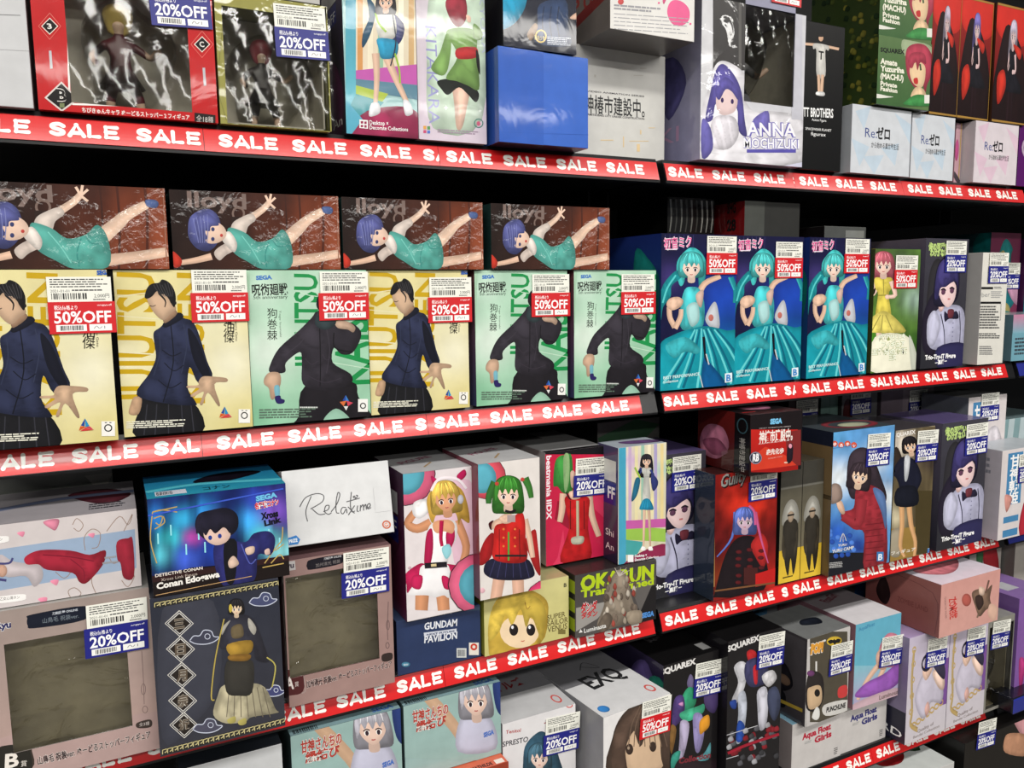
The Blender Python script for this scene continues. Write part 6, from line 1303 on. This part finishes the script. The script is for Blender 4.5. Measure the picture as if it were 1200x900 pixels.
def a_mech(A):
    A.c(600, 675)
    A.R((28, 26, 28), 980, 280, 1320, 1000); A.T('SQUAREX', 1010, 356, 1160, 300, 26, (226, 224, 222), .05)
    for P, c_ in (('1100,360 1120,345 1145,360 1140,400 1110,400', (190, 40, 44)), ('1040,430 1070,400 1100,420 1090,520 1050,600 1030,580 1060,500', (206, 206, 212)), ('1100,400 1170,380 1200,430 1190,500 1120,520 1090,470', (60, 60, 96)), ('1130,430 1150,420 1150,500 1135,500', (190, 40, 50)), ('1020,590 1050,580 1050,620 1030,620', (40, 70, 150)), ('1060,560 1090,540 1100,620 1080,760 1050,780 1060,650', (190, 196, 210)), ('1150,540 1190,520 1200,600 1190,700 1160,720 1150,620', (200, 200, 212)), ('1060,680 1090,700 1080,770 1050,770', (40, 80, 170)), ('1170,470 1220,440 1240,480 1200,520', (214, 212, 216)), ('1200,540 1240,520 1260,600 1230,680 1200,620', (60, 66, 90))):
        A.S(c_, P, .4)
    random.seed(11)
    for i in range(40): x = random.uniform(1000, 1260); y = random.uniform(740, 900) - (x - 1000) * .25; A.S(random.choice([(90, 90, 96), (130, 30, 40), (60, 60, 64), (170, 170, 176)]), [(x, y), (x + 18, y - 12), (x + 26, y + 8), (x + 6, y + 16)])
    A.L((200, 200, 205), 3, [(990, 750), (1150, 700)]); A.L((200, 200, 205), 3, [(990, 860), (1060, 840)]); A.L((160, 30, 50), 14, [(1010, 830), (1100, 790), (1250, 740)])
GQ = 'tall black boxes with robot prints'
box('tall black box with a purple and green robot print, left one of two', (776, 940), (840, 900), (845, 760), -.912, Y=1.0, depth=.20, rot=1.5, fin='gloss', cols=[(24, 22, 24), (40, 32, 60), (18, 17, 18)], art=a_eva, st=[('20', 829, 803, -4)], group=GQ,
    left=lambda A: (A.S((90, 76, 130), [(.6, .1), (.8, .05), (.95, .3), (.7, .5), (.5, .3)]), A.S((40, 130, 110), [(.8, .15), (1, .1), (1, .4)])), top=lambda A: (A.T('SQUAREX', .3, .6, .8, .5, .08, (70, 68, 70), .04), A.R((130, 130, 130), .8, .82, .95, .94)))
box('tall black box with a white and blue robot print, right one of two', (850, 925), (913, 890), (915, 735), -.912, Y=.985, depth=.20, rot=0, fin='gloss', cols=[(28, 26, 28), (24, 22, 26), (18, 17, 18)], art=a_mech, st=[('20', 902, 770, -3)], group=GQ,
    top=lambda A: (A.T('SQUAREX', .3, .6, .8, .5, .08, (70, 68, 70), .04)))
def a_aqua(a, c_):
    def f(A):
        A.R((200, 196, 194), 0, 0, 1, 1); A.T('Aqua Float', .2, .38, .78, .36, .12, c_, .05); A.T('Girls', .45, .54, .8, .52, .12, c_, .05); A.lines((150, 150, 150), .25, .44, .4, .5, 2); A.lines((90, 90, 90), .86, .8, .94, .95, 4)
    return f
GF = 'white boxes supporting the stack above'
box('white box with small red lettering, under the grey doll box', (926.5, 920), (984, 900), (984, 835), -.912, Y=1.015, w=.1315, h=.0985, depth=.15, fin='satin', cols=[(200, 196, 194), (150, 140, 140), (120, 160, 180)], art=face_art(a_aqua(0, (176, 30, 56))), group=GF)
aq = LAST[0]
box('white box with small navy lettering, beside the lavender boxes', (985, 885), (1038, 865), (1038, 825), -.912, Y=1.017, w=.1305, h=.0985, depth=.15, fin='satin', cols=[(200, 196, 194), (150, 140, 140), (120, 160, 180)], art=face_art(a_aqua(1, (44, 44, 110))), group=GF)
aq2 = LAST[0]; aq2.location.x = aq.location.x + .1325
def a_pop(A):
    A.c(900, 600)
    A.R((196, 192, 190), 180, 540, 390, 1010); A.R((78, 72, 60), 196, 560, 372, 985); A.L((226, 224, 220), 8, [(226, 700), (226, 900)]); A.L((226, 224, 220), 8, [(190, 640), (270, 600)])
    A.T('POP!', 198, 665, 258, 650, 40, (226, 160, 60), .1, edge=(240, 236, 226)); A.E((226, 190, 60), 310, 605, 36, 22, -8); A.S((20, 20, 20), '280,606 295,598 305,600 310,594 315,600 326,594 340,598 334,612 320,614 312,622 304,614 290,618', 0)
    A.S((40, 34, 34), '178,820 190,760 220,745 255,770 262,850 250,900 225,935 180,920', .3); A.S((206, 176, 140), '184,840 200,820 245,815 252,880 230,915 190,920', .1); A.E((20, 16, 16), 230, 848, 13, 18); A.E((110, 60, 110), 200, 756, 18, 14)
    A.S((200, 60, 60), '330,825 368,812 368,860 330,870', .0); A.S((210, 208, 204), '262,905 372,880 370,930 270,955', .0); A.T('PUNCHLINE', 272, 940, 362, 915, 22, (30, 30, 30), .05); A.S((230, 230, 226), '205,960 225,915 240,925 240,960 225,975', .1)
def w_pop(mp): a = mp(957, 820); b = mp(990, 760); return None
box('grey doll box with a yellow oval bat emblem and large-headed doll print', (943, 850), (993, 830), (997, 733), -.912 + .099, Y=.997, depth=.12, rot=2, fin='film', cols=[(180, 176, 174), (70, 66, 70), (150, 152, 150)], art=a_pop, st=[('20', 984, 779, -3)],
    left=lambda A: (A.R((84, 80, 84), .04, .03, .96, .97, (60, 56, 60)), A.S((30, 28, 34), [(.3, .5), (.45, .38), (.65, .42), (.75, .6), (.55, .72), (.35, .66)]), A.E((120, 96, 80), .58, .58, .12, .06), A.T('POP!', .15, .25, .55, .25, .12, (206, 140, 60), .1), A.S((24, 24, 30), [(.4, .72), (.6, .74), (.6, .9), (.4, .9)]), A.G((176, 150, 60), [(.05, .86), (.95, .8), (.95, .84), (.05, .9)])),
    top=lambda A: (A.R((120, 122, 122), 0, 0, 1, 1), A.S((30, 34, 44), [(.35, .6), (.5, .45), (.8, .5), (.7, .7)])))
def a_pinkaq(A):
    A.c(900, 600)
    A.R((96, 170, 196), 400, 460, 640, 960, (110, 180, 200)); A.T('AquaFloat', 425, 560, 500, 530, 16, (60, 130, 170), .02); A.R((130, 190, 205), 400, 720, 640, 900, (190, 150, 190))
    A.S((206, 130, 150), '520,640 560,570 610,580 620,650 600,720 530,720', .3); A.L((230, 190, 166), 26, [(540, 690), (470, 780), (420, 880)], .6); A.L((230, 190, 166), 24, [(560, 690), (520, 780), (470, 850)], .6)
    A.S((150, 90, 180), '410,850 460,800 540,760 610,710 625,770 590,820 500,860 420,870', .3); A.S((200, 170, 180), '400,900 640,820 640,960 400,960', .1); A.S((226, 180, 160), '510,660 560,620 590,640 580,700 540,740 510,720'); head(A, 582, 612, 22, (214, 120, 140)); A.T('Luminous', 520, 880, 610, 850, 20, (130, 110, 110), .03)
box('sky blue box with a pink-haired swimmer on a purple float and white lid', (999, 833), (1052, 815), (1058, 717), -.912 + .099, Y=.998, rot=-1, depth=.2, fin='satin', cols=[(100, 170, 194), (150, 110, 120), (218, 214, 218)], art=a_pinkaq, st=[('20', 1043, 770, -4)],
    top=lambda A: (A.R((222, 218, 222), 0, 0, 1, 1), A.R((120, 112, 116), 0, 0, 1, .6), A.T('FloatGirl', .3, .5, .7, .4, .1, (90, 40, 50), .03)))  # grey rear band on the white lid is painted shelf shadow
stq = LAST[0]
def a_lav(A):
    A.R((196, 186, 206), 0, 0, 1, 1, (206, 200, 206)); A.R((120, 80, 150), .82, .3, 1, .75); A.L((190, 164, 110), .05, [(.12, .12), (.1, .4), (.14, .7), (.12, .82), (.3, .9)]); 
    for i in range(7): A.ring((190, 160, 100), .018, .2 + i * .11, .84 - .02 * i, .05, .025)
    for y in (.12, .25, .4, .55, .7): A.ring((190, 164, 110), .018, .12, y, .04, .025)
    A.S((196, 190, 206), [(.3, .42), (.55, .32), (.7, .45), (.9, .6), (.85, .72), (.6, .68), (.5, .8), (.35, .78), (.2, .6)], .25); A.S((232, 196, 176), [(.35, .35), (.5, .25), (.6, .35), (.45, .45)]); A.S((236, 206, 190), [(.6, .4), (.75, .38), (.92, .5), (.9, .6), (.75, .55)]); A.S((60, 56, 80), [(.6, .3), (.78, .26), (.92, .4), (.9, .5), (.7, .4)])
    A.S((226, 180, 170), [(.45, .72), (.52, .66), (.58, .74), (.5, .8)]); A.ring((40, 36, 50), .03, .45, .28, .12, .07); A.T('Quality of', .3, .93, .7, .91, .03, (150, 140, 140), .02); A.T('Bandai Collection', .2, .97, .85, .955, .025, (160, 150, 150), .02)
GL = 'lavender boxes with gold ornaments'
box('lavender box with gold ornaments, left one under the pink landscape box', (1060, 872), (1108, 850), (1108, 735), -.912, Y=.979, w=.1245, h=.223, depth=.15, fin='satin', cols=[(196, 186, 206), (150, 136, 170), (170, 150, 190)], art=face_art(a_lav), st=[('20', 1096, 771, -4)], group=GL,
    left=lambda A: (A.R((130, 120, 150), 0, 0, 1, .7), A.R((40, 40, 56), 0, .7, 1, 1), A.T('ORD', .4, .93, .95, .96, .07, bold=.01)))
lv = LAST[0]
l2 = copy_box(lv, 'lavender box with gold ornaments, right one under the pink landscape box', (lv.location.x + .126, lv.location.y, lv.location.z), GL, st=[('20', 1142, 758, -4)])
box('clear plastic blister box holding a pale figure, right of the lavender boxes', (1152, 838), (1183, 826), (1185, 720), -.912, Y=.979, depth=.1, fin='film', cols=[(136, 134, 126), (120, 118, 112), (140, 140, 134)], window=(.006, .006, .09, .19), st=[('20', 1171, 750, -4)])
cb = LAST[0]
figurine('pale white figure inside the clear blister box', (cb.location.x + .05, cb.location.y + .045, cb.location.z + .004), .13, (206, 204, 196), (200, 198, 192), (206, 200, 190))
def a_zom(A):
    A.c(900, 600)
    A.R((206, 150, 142), 780, 250, 1100, 600, (210, 160, 150)); A.T('ZOMBIE', 848, 408, 852, 505, -30, (196, 60, 56), .02); A.T('LAND', 870, 412, 874, 500, -14, (196, 60, 56), .02); A.T('CHARACTER FIGURE', 826, 400, 830, 500, -8, (150, 110, 106), .02)
    A.E((176, 90, 80), 930, 412, 22, 30); A.S((120, 96, 80), '955,380 990,360 1020,370 1050,340 1040,400 1045,440 1020,460 990,490 970,440', .4); A.S((60, 44, 40), '970,400 1000,390 1010,430 985,460'); A.L((110, 84, 72), 8, [(1020, 380), (1035, 320)]); A.S((226, 196, 176), '990,350 1015,360 1010,390 990,385'); A.L((130, 106, 90), 8, [(985, 480), (980, 495)])
    A.S((220, 180, 160), '1040,430 1075,450 1060,510 1030,480', .1)
box('salmon pink landscape box lying across the lavender boxes', (1100, 747), (1169, 727), (1170, 667), -.912 + .2245, Y=.950, depth=.17, fin='satin', cols=[(206, 152, 142), (150, 92, 86), (222, 206, 214)], art=a_zom,
    left=lambda A: (A.R((156, 98, 92), 0, 0, 1, 1, (140, 84, 78)), A.S((50, 34, 34), [(.15, .5), (.25, .2), (.35, .5), (.3, .75), (.2, .7)]), A.L((120, 70, 66), .01, [(.05, .08), (.9, .2), (.95, .95)]), A.T('ZOMBIE LAND', .45, .6, .85, .6, .1, (120, 66, 62))),
    top=lambda A: (A.R((220, 210, 222), 0, 0, 1, 1), A.S((206, 120, 130), [(.1, .6), (.3, .4), (.7, .3), (.9, .5), (.6, .75), (.3, .8)]), A.L((60, 40, 50), .02, [(.1, .2), (.4, .3), (.6, .2), (.9, .3)]), A.S((80, 60, 64), [(.3, .5), (.6, .35), (.7, .45)])))
box('purple box with mint hair print at the right edge behind the blue sign', (1187, 826), (1225, 805), (1225, 690), -.912, Y=.979, h=.235, depth=.16, fin='gloss', cols=[(130, 90, 160), (110, 80, 140), (150, 120, 176)], art=face_art(lambda A: (A.S((90, 170, 160), [(.3, .3), (.6, .25), (.8, .6), (.6, .95), (.3, .7)]), A.S((190, 60, 130), [(.1, .6), (.3, .65), (.2, .95)]))),
    top=lambda A: (A.R((140, 110, 170), 0, 0, 1, 1), A.R((190, 190, 196), .2, .5, .55, .75)))
pv = LAST[0]
box('white flower-print box standing deep behind the salmon landscape box', (1128, 800), (1165, 790), (1165, 650), -.912, Y=1.15, h=.31, depth=.1, fin='satin', cols=[(176, 170, 164), (120, 116, 112), (150, 146, 140)], art=face_art(lambda A: (A.S((170, 40, 50), [(.4, .1), (.7, .05), (.95, .3), (.8, .5), (.5, .3)]), A.S((60, 110, 70), [(.2, .1), (.4, .05), (.4, .3), (.3, .4)]), A.S((190, 60, 70), [(.7, .5), (.9, .45), (.9, .6)]))))
box('pale box with yellow and green print standing deep at the right edge', (1180, 800), (1215, 785), (1215, 645), -.912, Y=1.12, h=.31, depth=.1, fin='satin', cols=[(170, 164, 158), (130, 130, 126), (150, 146, 140)], art=face_art(lambda A: (A.S((170, 150, 80), [(.5, .1), (.9, .1), (1, .3), (.6, .3)]), A.S((90, 120, 96), [(.3, .1), (.5, .3), (.4, .5)]), A.S((180, 60, 60), [(.5, .55), (.9, .5), (.9, .6)]))))
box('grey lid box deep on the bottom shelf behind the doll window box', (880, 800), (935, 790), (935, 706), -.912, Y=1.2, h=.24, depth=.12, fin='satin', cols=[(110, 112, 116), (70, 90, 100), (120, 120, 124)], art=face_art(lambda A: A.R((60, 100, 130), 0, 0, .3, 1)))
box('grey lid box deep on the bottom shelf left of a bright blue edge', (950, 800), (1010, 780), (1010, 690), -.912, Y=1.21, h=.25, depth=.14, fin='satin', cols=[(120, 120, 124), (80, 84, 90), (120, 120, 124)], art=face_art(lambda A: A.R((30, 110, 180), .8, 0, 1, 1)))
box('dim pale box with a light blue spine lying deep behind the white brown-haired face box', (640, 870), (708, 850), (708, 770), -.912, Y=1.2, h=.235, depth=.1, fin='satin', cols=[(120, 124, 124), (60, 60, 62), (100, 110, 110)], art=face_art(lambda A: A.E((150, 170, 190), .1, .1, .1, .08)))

# ================================================================ row 5
box('black box with a blue discount label at the bottom right, below the blue sign', (1135, 960), (1240, 925), (1240, 830), -1.25, Y=.965, h=.245, depth=.14, fin='satin', cols=[(30, 27, 24), (20, 19, 18), (24, 22, 21)], st=[('20', 1162, 890, -4)],
    art=lambda A: (A.c(900, 675), A.T('ぬいぐるみ', 940, 800, 1030, 770, 22, (120, 100, 86), .02), A.T('フィギュア', 1120, 700, 1180, 676, 20, (110, 94, 84), .02), A.T('1:48', 948, 838, 972, 830, 12, (190, 186, 180), .03), A.S((206, 150, 156), '1170,740 1190,700 1240,690 1240,860 1190,800', .3), A.S((190, 140, 110), '1135,860 1160,830 1240,840 1240,930 1140,920', .3)))
b_ = LAST[0]
p = on_plane(1131, 872, b_.location, Vector((1, 0, 0))); b_.location.x = p.x; b_.location.z = p.z - .245
stackbase_z = b_.location.z
t = thing('figure_box', 'dark box beneath the black box at the bottom right', 'box', (b_.location.x, b_.location.y, .25)); carton(.25, .14, stackbase_z - .25 - .001, [(30, 28, 26)] * 4, MAT['satin'], t)
box('white box with a red and green flower lid in the bottom shelf gap', (1025, 930), (1118, 905), (1118, 893), -1.25, Y=.97, h=.2, depth=.2, fin='satin', cols=[(196, 196, 194), (150, 150, 150), (190, 194, 192)],
    top=lambda A: (A.R((196, 200, 198), 0, 0, 1, 1), A.S((150, 30, 34), [(.4, .5), (.6, .4), (.75, .6), (.6, .75), (.4, .7)]), A.S((40, 70, 40), [(.55, .3), (.9, .1), (.8, .4)]), A.S((40, 70, 40), [(.7, .5), (1, .4), (.9, .7)]), A.S((60, 90, 50), [(.2, .3), (.5, .2), (.4, .5)])))
b_ = LAST[0]; p = on_plane(1118, 893, b_.location, Vector((1, 0, 0))); b_.location.z = p.z - .2
t = thing('figure_box', 'grey box beneath the flower lid box', 'box', (b_.location.x, b_.location.y, .25)); carton(LAST[1] - .001, .2, b_.location.z - .25 - .001, [(110, 110, 112)] * 4, MAT['satin'], t)
bpy.context.view_layer.update()
